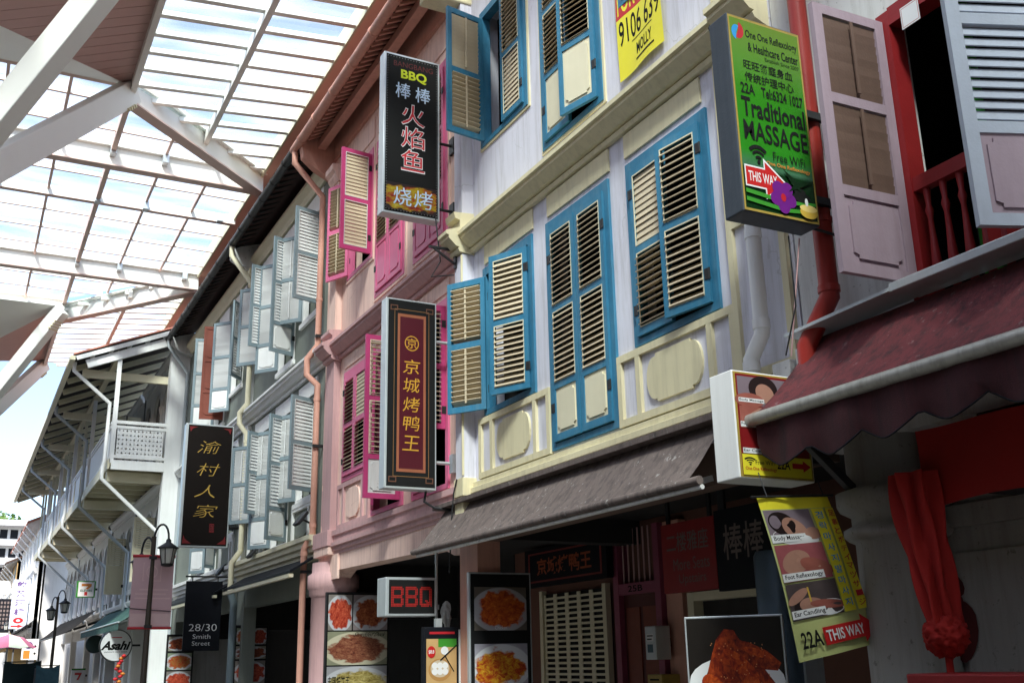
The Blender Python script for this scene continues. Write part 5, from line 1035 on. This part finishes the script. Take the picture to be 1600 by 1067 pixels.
# ================================================================== street lamps
def lantern_post(label, X, px, py, banner):
    P = F(px, py, X); x, y, zt = P
    t = thing('street_lamp', label, 'street lamp', (x, y, 0), 'lantern street lamps')
    MB().tube([(x, y, 0), (x, y, .5), (x, y, .55), (x, y, zt)], [.11, .11, .065, .045], 12).build('pole', brownl, t)
    for sx, dy, top in ((-.16, .35, -.1), (.22, -.35, .12)):
        arc = [(x, y, zt-.25)]+[(x+sx*(1-math.cos(R_(a)))/2*1.0, y+dy*(1-math.cos(R_(a)))/2, zt-.2+top+.30*math.sin(R_(a))) for a in range(0, 181, 20)]
        MB().tube(arc, .02, 8).build('arm', black, t); c = Vector((x+sx, y+dy, zt-.2+top))
        ln = MB().lathe(c, [(.015, .02), (.05, -.02), (.05, -.06), (.2, -.16), (.2, -.18), (.14, -.18)], 6); l = ln.build('lantern_cap', black, t)
        MB().lathe(c, [(.15, -.185), (.10, -.46)], 6).build('lantern_glass', lampglass, l)
        fr = MB()
        for k in range(6):
            a = 6.2832*k/6; fr.tube([c+Vector((.155*math.cos(a), .155*math.sin(a), -.18)), c+Vector((.105*math.cos(a), .105*math.sin(a), -.47))], .01, 5)
        fr.lathe(c, [(.115, -.46), (.115, -.5), (.05, -.52)], 6); fr.build('lantern_frame', black, l)
    return t, x, y, zt
brownl = paint('bronze_pole', (.06, .045, .03), .5, .25, 6); lampglass = paint('frosted_lamp_glass', (.6, .6, .55), .3)
t, x, y, zt = lantern_post('bronze two-lantern street lamp carrying the pink banner', 3.3, 241, 838, True)
tl, tr, bl, br = G(209, 868, y-.02), G(273, 872, y-.02), G(197, 982, y-.02), G(264, 980, y-.02); tr.z = tl.z; bl.z = br.z = (bl.z+br.z)/2; bl.x = tl.x; br.x = tr.x
t2 = thing('lamp_banner', 'faded pink banner with pale emblem strapped to the nearer lamp post', 'banner', bl)
pinkb = paint('faded_pink_vinyl', (.64, .42, .45), .6, .06, 2, bump=.03); palep = paint('pale_print', (.74, .52, .52), .5, bump=0)
f = Face(tl, tr, bl, br, t2, bend=lambda u, v: .015*math.sin(5*u+2*v)); f.rect('sheet', 0, 1, 0, 1, pinkb); f.rect('pale_strip', .02, .98, .8, .97, palep); f.frame('emblem', .25, .7, .09, .35, .02, .012, palep); f.ell('emblem_disc', .47, .22, .14, .09, palep, r2=.85)
for v, a, c in ((.46, .2, .9), (.52, .1, .85), (.58, .1, .95)): f.rect('faded_lines', a, c, v, v+.018, palep)
MB().tube([f.P(-.02, 0), f.P(1.02, 0)], .03, 8).build('top_rod', redtxt, t2); MB().tube([f.P(-.02, 1), f.P(1.02, 1)], .025, 8).build('bottom_rod', redtxt, t2); MB().tube([f.P(0, .73), f.P(1, .77)], .008, 5).build('strap', black, t2)
for v in (0.02, .98): MB().box(x-.07, x+.07, y-.07, y+.07, f.P(.5, v).z-.03, f.P(.5, v).z+.03).build('clamp', black, t2)
lantern_post('smaller bronze two-lantern lamp farther down the street', 3.3, 91, 932, False)
lantern_post('tiny far lamp among the distant awnings', 3.0, 17, 962, False)

# ================================================================== small signs and stalls at the left
p = G(135, 921, 38.0)
def small_sign(name, label, px0, py0, px1, py1, Y, mat, cat='sign'):
    XR = Y if Y < 10 else None
    if XR: Y = F(px1, py1, XR-.08).y
    a, c = G(px0, py0, Y), G(px1, py1, Y); t = thing(name, label, cat, ((a.x+c.x)/2, Y, c.z)); MB().box(a.x, c.x, Y, Y+.15, c.z, a.z).build('cabinet', mat, t, .01)
    MB().box(c.x, XR or max(c.x+.05, XW), Y+.05, Y+.1, (a.z+c.z)/2-.04, (a.z+c.z)/2+.04).build('bracket', black, t)
    return t, yface(a.x, a.z, c.x, c.z, Y-.002, t)
t, f = small_sign('shop_sign', 'square white convenience store sign with orange, green and red seven', 121, 907, 148, 933, 5.0, greenp); f.rect('face', .08, .92, .06, .94, whitel)
f.poly('seven_top', [(.25, .17), (.78, .17), (.78, .32), (.25, .32)], orange); f.poly('seven_stem', [(.6, .32), (.78, .32), (.6, .5), (.45, .5)], orange); f.poly('seven_stem', [(.42, .66), (.58, .66), (.58, .88), (.42, .88)], redl); f.text('ELEVEN', .2, .8, .52, .65, paint('dark_green_print', (.01, .12, .05), .4), .03)
def disc(label, px, py, r_px, Y, mat, txt):
    c = G(px, py, Y); r = r_px*Y/FPX*1.12; t = thing('round_sign', label, 'sign', (c.x, c.y, c.z-r)); MB().lathe(c, [(r*.96, -.06), (r, -.03), (r, .08), (r*.96, .1)], 32, 'y').build('drum', black, t); MB().lathe(c-Vector((0, .062, 0)), [(r*.93, -.004), (r*.93, .01)], 32, 'y').build('face', mat, t)
    f = yface(c.x-r, c.z+r, c.x+r, c.z-r, c.y-.068, t)
    if txt: f.text('Asahi', .09, .91, .36, .64, blackl, .045, slant=.12); f.text('JAPAN\'S No.1 BEER', .15, .85, .68, .72, blackl, .01); f.rect('red_line', .36, .66, .24, .27, redl)
    MB().box(c.x+r*.9, XW+.1, c.y, c.y+.05, c.z-.03, c.z+.03).build('bracket', black, t)
disc('round white beer sign with black brush lettering', 181, 1008, 20, 35.4, whitel, 1); disc('round dark green sign behind the white beer sign', 148, 1006, 11, 41.5, paint('dark_green_disc', (.015, .04, .035), .4), 0)
# green striped awning
t = thing('awning', 'green canvas awning with fringed edge on the white terrace', 'awning', (4.6, 38, 3))
a, c = F(95, 995, 4.3), F(190, 955, 4.3); cloth(33.4, 43.5, (XW-.02, 3.5), (4.3, 2.85), 40, 5, .04, .01).build('canvas', greenaw, t); m = MB()
for i in range(60): y = 33.4+i*10.1/60; m.face([(4.3, y, 2.87), (4.3, y+.168, 2.87), (4.3, y+.168, 2.66), (4.3, y+.084, 2.62), (4.3, y, 2.66)])
m.build('fringe', greenaw, t); MB().tube([(4.3, 33.4, 2.86), (4.3, 43.5, 2.86)], .025).build('front_bar', alu, t)
for y in (33.6, 38.5, 43.3): MB().beam((4.3, y, 2.86), (XW, y, 3.0), .03, .04).build('arm', alu, t)
# dark street awnings and tarpaulins
t = thing('awning', 'sagging black street awning over stalls beside the white terrace', 'awning', (3.8, 50, 3))
cloth(44.5, 60, (4.9, 3.75), (3.5, 2.75), 30, 6, .1, .02).build('canvas', darkcanvas, t); MB().tube([(3.5, 44.5, 2.75), (3.5, 60, 2.75)], .03).build('front_bar', black, t)
for y in (45, 52, 59.5): MB().tube([(3.5, y, 0), (3.5, y, 2.75)], .03, 8).build('pole', black, t)
t = thing('awning', 'long dark street awning with white striped rim at far left', 'awning', (2.6, 70, 3))
cloth(61, 98, (3.9, 4.2), (2.2, 3.0), 30, 6, .1, .03).build('canvas', darkcanvas, t); MB().tube([(2.2, 61, 3.0), (2.2, 98, 3.0)], .05).build('front_bar', white, t)
for y in (61.5, 75, 90): MB().tube([(2.2, y, 0), (2.2, y, 3.0)], .04, 8).build('pole', black, t)
def stall(label, px0, py0, px1, Y, mat, name='covered_stall'):
    a, c = G(px0, py0, Y), G(px1, py0, Y); t = thing(name, label, 'stall', ((a.x+c.x)/2, Y+.6, 0)); m = MB(); n = 16; pts = []
    for j in range(9):
        s = j/8
        for i in range(n+1):
            u = i/n; x_ = a.x+(c.x-a.x)*u; sag = .05*math.sin(u*9+s*3)
            pts.append((x_, Y-.12*s+sag*s+(.25*(1-s)), a.z*(1-s)-.12*math.sin(math.pi*u)*(1-s)))
    m.idx(pts, [(j*(n+1)+i, j*(n+1)+i+1, (j+1)*(n+1)+i+1, (j+1)*(n+1)+i) for j in range(8) for i in range(n)], True); m.build('front_sheet', mat, t)
    MB().box(a.x+.02, c.x-.02, Y+.3, Y+1.3, 0, a.z-.1).build('stall_body', darkin, t)
    m = MB(); m.face([(a.x, Y+.24, a.z-.02), (c.x, Y+.24, a.z-.02), (c.x, Y+1.5, a.z-.05), (a.x, Y+1.5, a.z-.05)]); m.build('top_sheet', mat, t)
stall('dark green tarpaulin draped over a street stall', 8, 1032, 66, 42, tarp); stall('blue-grey checked tarpaulin over a street stall next to the dark green one', 58, 1038, 95, 40, tarpb)
# parasols
def parasol(label, px, py, Y, r, ca, cb):
    p = G(px, py, Y); t = thing('parasol', label, 'parasol', (p.x, p.y, 0)); MB().tube([(p.x, p.y, 0), (p.x, p.y, p.z+.1)], .025, 8).build('pole', alu, t)
    for k in range(8):
        a0, a1 = k*.7854, (k+1)*.7854; m = MB(); top = Vector((p.x, p.y, p.z)); 
        rim = [Vector((p.x+r*math.cos(a0+(a1-a0)*i/4), p.y+r*math.sin(a0+(a1-a0)*i/4), p.z-.55+.05*abs(i-2)/2)) for i in range(5)]; mid = [top.lerp(q, .55)+Vector((0, 0, .13)) for q in rim]
        for i in range(4): m.face([top, mid[i], mid[i+1]], True); m.face([mid[i], rim[i], rim[i+1], mid[i+1]], True)
        m.build('canopy_gore', ca if k % 2 else cb, t)
parasol('pink and white parasol at the left edge of the street', 14, 990, 46, 1.0, paint('pink_fabric', (.55, .18, .3), .8), paint('pale_green_fabric', (.6, .7, .6), .8))
# far vertical sign, small sign boards
t, f = small_sign('hanging_sign', 'far vertical white sign with violet characters and red arrow', 22, 905, 40, 982, 3.7, paint('pale_violet_board', (.6, .64, .78), .5))
vio = paint('violet_print', (.12, .06, .2), .4)
for i, ch in enumerate('飲茶酒樓'): f.text(ch, .2, .8, .04+i*.185, .17+i*.185, vio, .03)
f.ell('red_swirl', .5, .83, .3, .06, redl, r2=.4); f.poly('arrow', [(.1, .93), (.5, .93), (.5, .91), (.85, .945), (.5, .98), (.5, .96), (.1, .96)], redl)
t, f = small_sign('wall_sign', 'black lettered board with small grid at the far left edge', -6, 935, 18, 988, 3.48, blackp)
for i in range(5):
    for j in range(7): f.rect('pale_mark', .1+i*.17, .2+i*.17, .08+j*.12, .15+j*.12, paint('dim_gold_print', (.25, .2, .1), .5) if (i+j) == 0 else dr)
t, f = small_sign('wall_sign', 'blank white board above the black lettered board', 0, 907, 16, 928, 3.45, whitel)
t, f = small_sign('wall_sign', 'white playing-card style poster with orange block beneath the black awning', 36, 998, 58, 1030, 3.5, whitel); f.rect('orange_block', .1, .5, .55, .95, orange); f.ell('violet_blob', .4, .3, .25, .18, vio); f.ell('black_mark', .8, .35, .08, .06, blackl); f.ell('black_mark', .8, .7, .08, .06, blackl)
# shopfront clutter of the white terrace
t, f = small_sign('shop_sign', 'lower convenience store window sign beside a pillar', 112, 1044, 132, 1066, 5.1, whitel); f.rect('green_edge', 0, 1, 0, .12, greenp); f.poly('seven', [(.25, .3), (.75, .3), (.55, .8), (.4, .8), (.55, .45), (.25, .45)], redl)
t = thing('floral_garland', 'red and orange hanging garland on the pillar under the beer sign', 'garland', (5.0, 33.2, .8)); p = G(184, 1050, 33.1)
for i in range(14):
    q = Vector((p.x+random.uniform(-.12, .12), 33.0+random.uniform(-.05, .05), p.z+.45-i*.07)); MB().lathe(q, [(.01, .05), (.06, .02), (.07, 0), (.05, -.03), (.01, -.05)], 8).build('pompom', [redl, orange, redtxt][i % 3], t)
MB().tube([p+Vector((0, -.08, .5)), p+Vector((0, -.08, -.6))], .008, 5).build('string', black, t)

# ================================================================== glazed street canopy on branching columns
CN = thing('street_canopy', 'white steel and glass canopy on branching columns roofing the street', 'canopy', (-.85, 15, 0))
XC = -.85; ZC = 12.0; XL_ = 2*XC-5
def mx(p, s): return Vector((p[0] if s > 0 else 2*XC-p[0], p[1], p[2]))
def clip(poly, edge):
    out = []
    for i, p in enumerate(poly):
        q = poly[(i+1) % len(poly)]; a = edge(p); b_ = edge(q)
        if a >= 0: out.append(p)
        if a*b_ < 0: t_ = a/(a-b_); out.append((p[0]+(q[0]-p[0])*t_, p[1]+(q[1]-p[1])*t_))
    return out
def clip_convex(poly, region):
    for i, p in enumerate(region):
        q = region[(i+1) % len(region)]; poly = clip(poly, lambda r: (q[0]-p[0])*(r[1]-p[1])-(q[1]-p[1])*(r[0]-p[0]))
        if len(poly) < 3: return []
    return poly
def span(region, axis, v):
    hits = []
    for i, p in enumerate(region):
        q = region[(i+1) % len(region)]; a, b_ = p[axis]-v, q[axis]-v
        if a*b_ <= 0 and abs(a-b_) > 1e-6: t_ = a/(a-b_); hits.append(p[1-axis]+(q[1-axis]-p[1-axis])*t_)
    return (min(hits), max(hits)) if len(hits) > 1 else None
hidden_glass = MB(); shade_roof = MB()
def inframe(p, m=70):
    if (Vector(p)-CAM).dot(_f) < .5: return False
    a = PJ(p); return -m < a[0] < 1600+m and -m < a[1] < 1067+m
def glaze(region, xs, ys, zf, heavy_x, heavy_y, bx, by, solid=False, pw=.05):
    for x0, x1 in zip(xs, xs[1:]):
        for y0, y1 in zip(ys, ys[1:]):
            c = clip_convex([(x0+.02, y0+.02), (x1-.02, y0+.02), (x1-.02, y1-.02), (x0+.02, y1-.02)], region)
            if len(c) < 3: continue
            pts = [(p[0], p[1], zf(p[0])+.06) for p in c]; ctr = sum((Vector(p) for p in pts), Vector())/len(pts)
            if inframe(ctr): MB().face(pts).build('glass_pane', glassr, CN)
            else: (shade_roof if solid else hidden_glass).face(pts)
    for i, x in enumerate(xs):
        r = span(region, 0, x)
        if r and r[1]-r[0] > .1 and abs(x-5) > .01 and abs(x-XL_) > .01:
            wd, ht = (.10, .22) if i in heavy_x else (.055, .10)
            MB().beam((x, r[0], zf(x)-ht/2+.05), (x, r[1], zf(x)-ht/2+.05), wd, ht).build('glazing_bar', bx, CN)
    for j, y in enumerate(ys):
        r = span(region, 1, y)
        if r and r[1]-r[0] > .1:
            wd, ht = (.14, .22) if j in heavy_y else (pw, .09); m = MB(); m.beam((r[0], y, zf(r[0])-ht/2+.047), (r[1], y, zf(r[1])-ht/2+.047), wd, ht); m.build('purlin', by, CN)
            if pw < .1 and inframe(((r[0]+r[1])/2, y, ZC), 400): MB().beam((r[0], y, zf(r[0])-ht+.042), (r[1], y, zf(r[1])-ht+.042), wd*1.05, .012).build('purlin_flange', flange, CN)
def ibeam(p, q, dp=.45, wd=.24, nm='beam'):
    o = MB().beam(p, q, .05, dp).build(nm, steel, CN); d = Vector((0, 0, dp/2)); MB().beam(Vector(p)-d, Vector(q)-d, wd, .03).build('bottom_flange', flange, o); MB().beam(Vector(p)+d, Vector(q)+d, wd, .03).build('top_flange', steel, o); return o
XL = 2*XC-5.0
for cyl in (5, 25):                                            # flat bays
    a, b_ = cyl-3.6, cyl+3.4; n0, n1 = cyl-6.8, cyl+7.2
    reg = [(5, a), (5, b_), (1.8, n1), (2*XC-1.8, n1), (XL, b_), (XL, a), (2*XC-1.8, n0), (1.8, n0)]
    xs = [5-1.05*k for k in range(12)][::-1]; ys = [n0+1.167*k for k in range(13)]
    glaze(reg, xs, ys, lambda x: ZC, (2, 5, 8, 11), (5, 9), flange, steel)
    for y in (a, b_): ibeam((XL, y, ZC-.22), (5, y, ZC-.22))
    for y in (n0, n1): ibeam((2*XC-1.8, y, ZC-.12), (1.8, y, ZC-.12), .3, .2)
    for s in (1, -1):
        ibeam(mx((5, a, ZC-.25), s), mx((1.8, n0, ZC-.4), s), .5, .26, 'diagonal'); ibeam(mx((5, b_, ZC-.25), s), mx((1.8, n1, ZC-.4), s), .5, .26, 'diagonal')
for cyl in (15, 35, -5):                                       # tilted bays, funnel soffits, branching columns
    for s in (1, -1):
        reg = [(5, cyl-6.6), (5, cyl+6.4), (1.8, cyl+3.2), (1.8, cyl-3.2)]; zf = lambda x: ZC-.1*(5-x)
        if s < 0: reg = [(2*XC-x, y) for x, y in reg][::-1]; zf = lambda x: ZC-.1*(5-(2*XC-x))
        xs = [1.8, 3.45, 5] if s > 0 else [2*XC-5, 2*XC-3.45, 2*XC-1.8]
        glaze(reg, xs, [cyl-6.6+.6*k for k in range(23)], zf, (0, 1, 2), (), steel, steel, False, .11)
        # funnel soffit boards
        ap = Vector((XC, cyl, 10.6)); A = mx((1.8, cyl-3.2, 11.72), s); B_ = mx((1.8, cyl+3.2, 11.72), s); n = 23
        for k in range(n):
            y0, y1 = cyl-3.2+6.4*k/n+.007, cyl-3.2+6.4*(k+1)/n-.007
            def inner(y): t_ = 1-abs(y-cyl)/3.2; return A.lerp(B_, (y-cyl+3.2)/6.4).lerp(Vector((XC, y, 10.6)), t_)
            p = [A.lerp(B_, (y0-cyl+3.2)/6.4), A.lerp(B_, (y1-cyl+3.2)/6.4), inner(y1), inner(y0)]
            if y0 < cyl < y1: p = p[:3]+[Vector((XC, cyl, 10.6))]+p[3:]
            if inframe(p[0], 500) or inframe(p[2], 500) or cyl > 0: MB().prism(p, (0, 0, .03)).build('soffit_board', soffitp, CN)
        MB().prism([A+Vector((0, 0, .04)), B_+Vector((0, 0, .04)), ap+Vector((0, 0, .04))], (0, 0, .05)).build('soffit_backing', blackp, CN)
    for y in (cyl-3.2, cyl+3.2):
        MB().prism([(1.8, y, 11.72), (2*XC-1.8, y, 11.72), (XC, cyl, 10.6)], (0, 0, .05)).build('soffit_end', steel, CN)
        for s in (1, -1):
            N_ = mx((1.8, y, 11.62), s); T_ = Vector((XC, cyl-.4, 7.5))
            o = MB().beam(T_, N_, .26, .44).build('branch', steel, CN, .02); d = (N_-T_).normalized(); 
            for k in range(4): MB().beam(N_-d*(.1+.09*k)-Vector((0, 0, .28)), N_-d*(.14+.09*k)-Vector((0, 0, .28)), .34, .06).build('node_plate', cream, o)
    MB().tube([(XC, cyl-.4, 0), (XC, cyl-.4, 7.7)], .28, 20).build('column', steel, CN)
for s in (1, -1):
    x0, x1 = sorted((mx((5.0, 0, 0), s).x, mx((5.62, 0, 0), s).x))
    MB().box(x0, x1, -11, 42, 12.0, 12.3).build('edge_gutter', fascia, CN); xa, xb = sorted((mx((4.995, 0, 0), s).x, mx((4.95, 0, 0), s).x)); MB().box(xa, xb, -11, 42, 11.92, 12.32).build('edge_plate', panelc, CN)
for x_ in (-6.6, -2.75, 1.1): shade_roof.face([(x_, -45, 12.06), (x_+3.8, -45, 12.06), (x_+3.8, -11.1, 12.06), (x_, -11.1, 12.06)])  # opaque roof added out of view to cut the light from behind
if shade_roof.v: shade_roof.build('added_shade_roof', soffitp, CN, kind='stuff')
if hidden_glass.v: hidden_glass.build('glass_sheet', glassr, CN, kind='stuff')
for i, y in enumerate([22.57+1.167*k for k in range(0)]): pass
br = MB().box(-.06, .06, -.1, .1, -.1, .1).mesh('bolt_plate', alu)
for y in (21.4, 24.03, 28.4):
    for x in (-.25, 1.85, 2.9, 4.6): place(br, 'bolt_plate', CN, Matrix.Translation((x, y-.13, ZC-.12)))
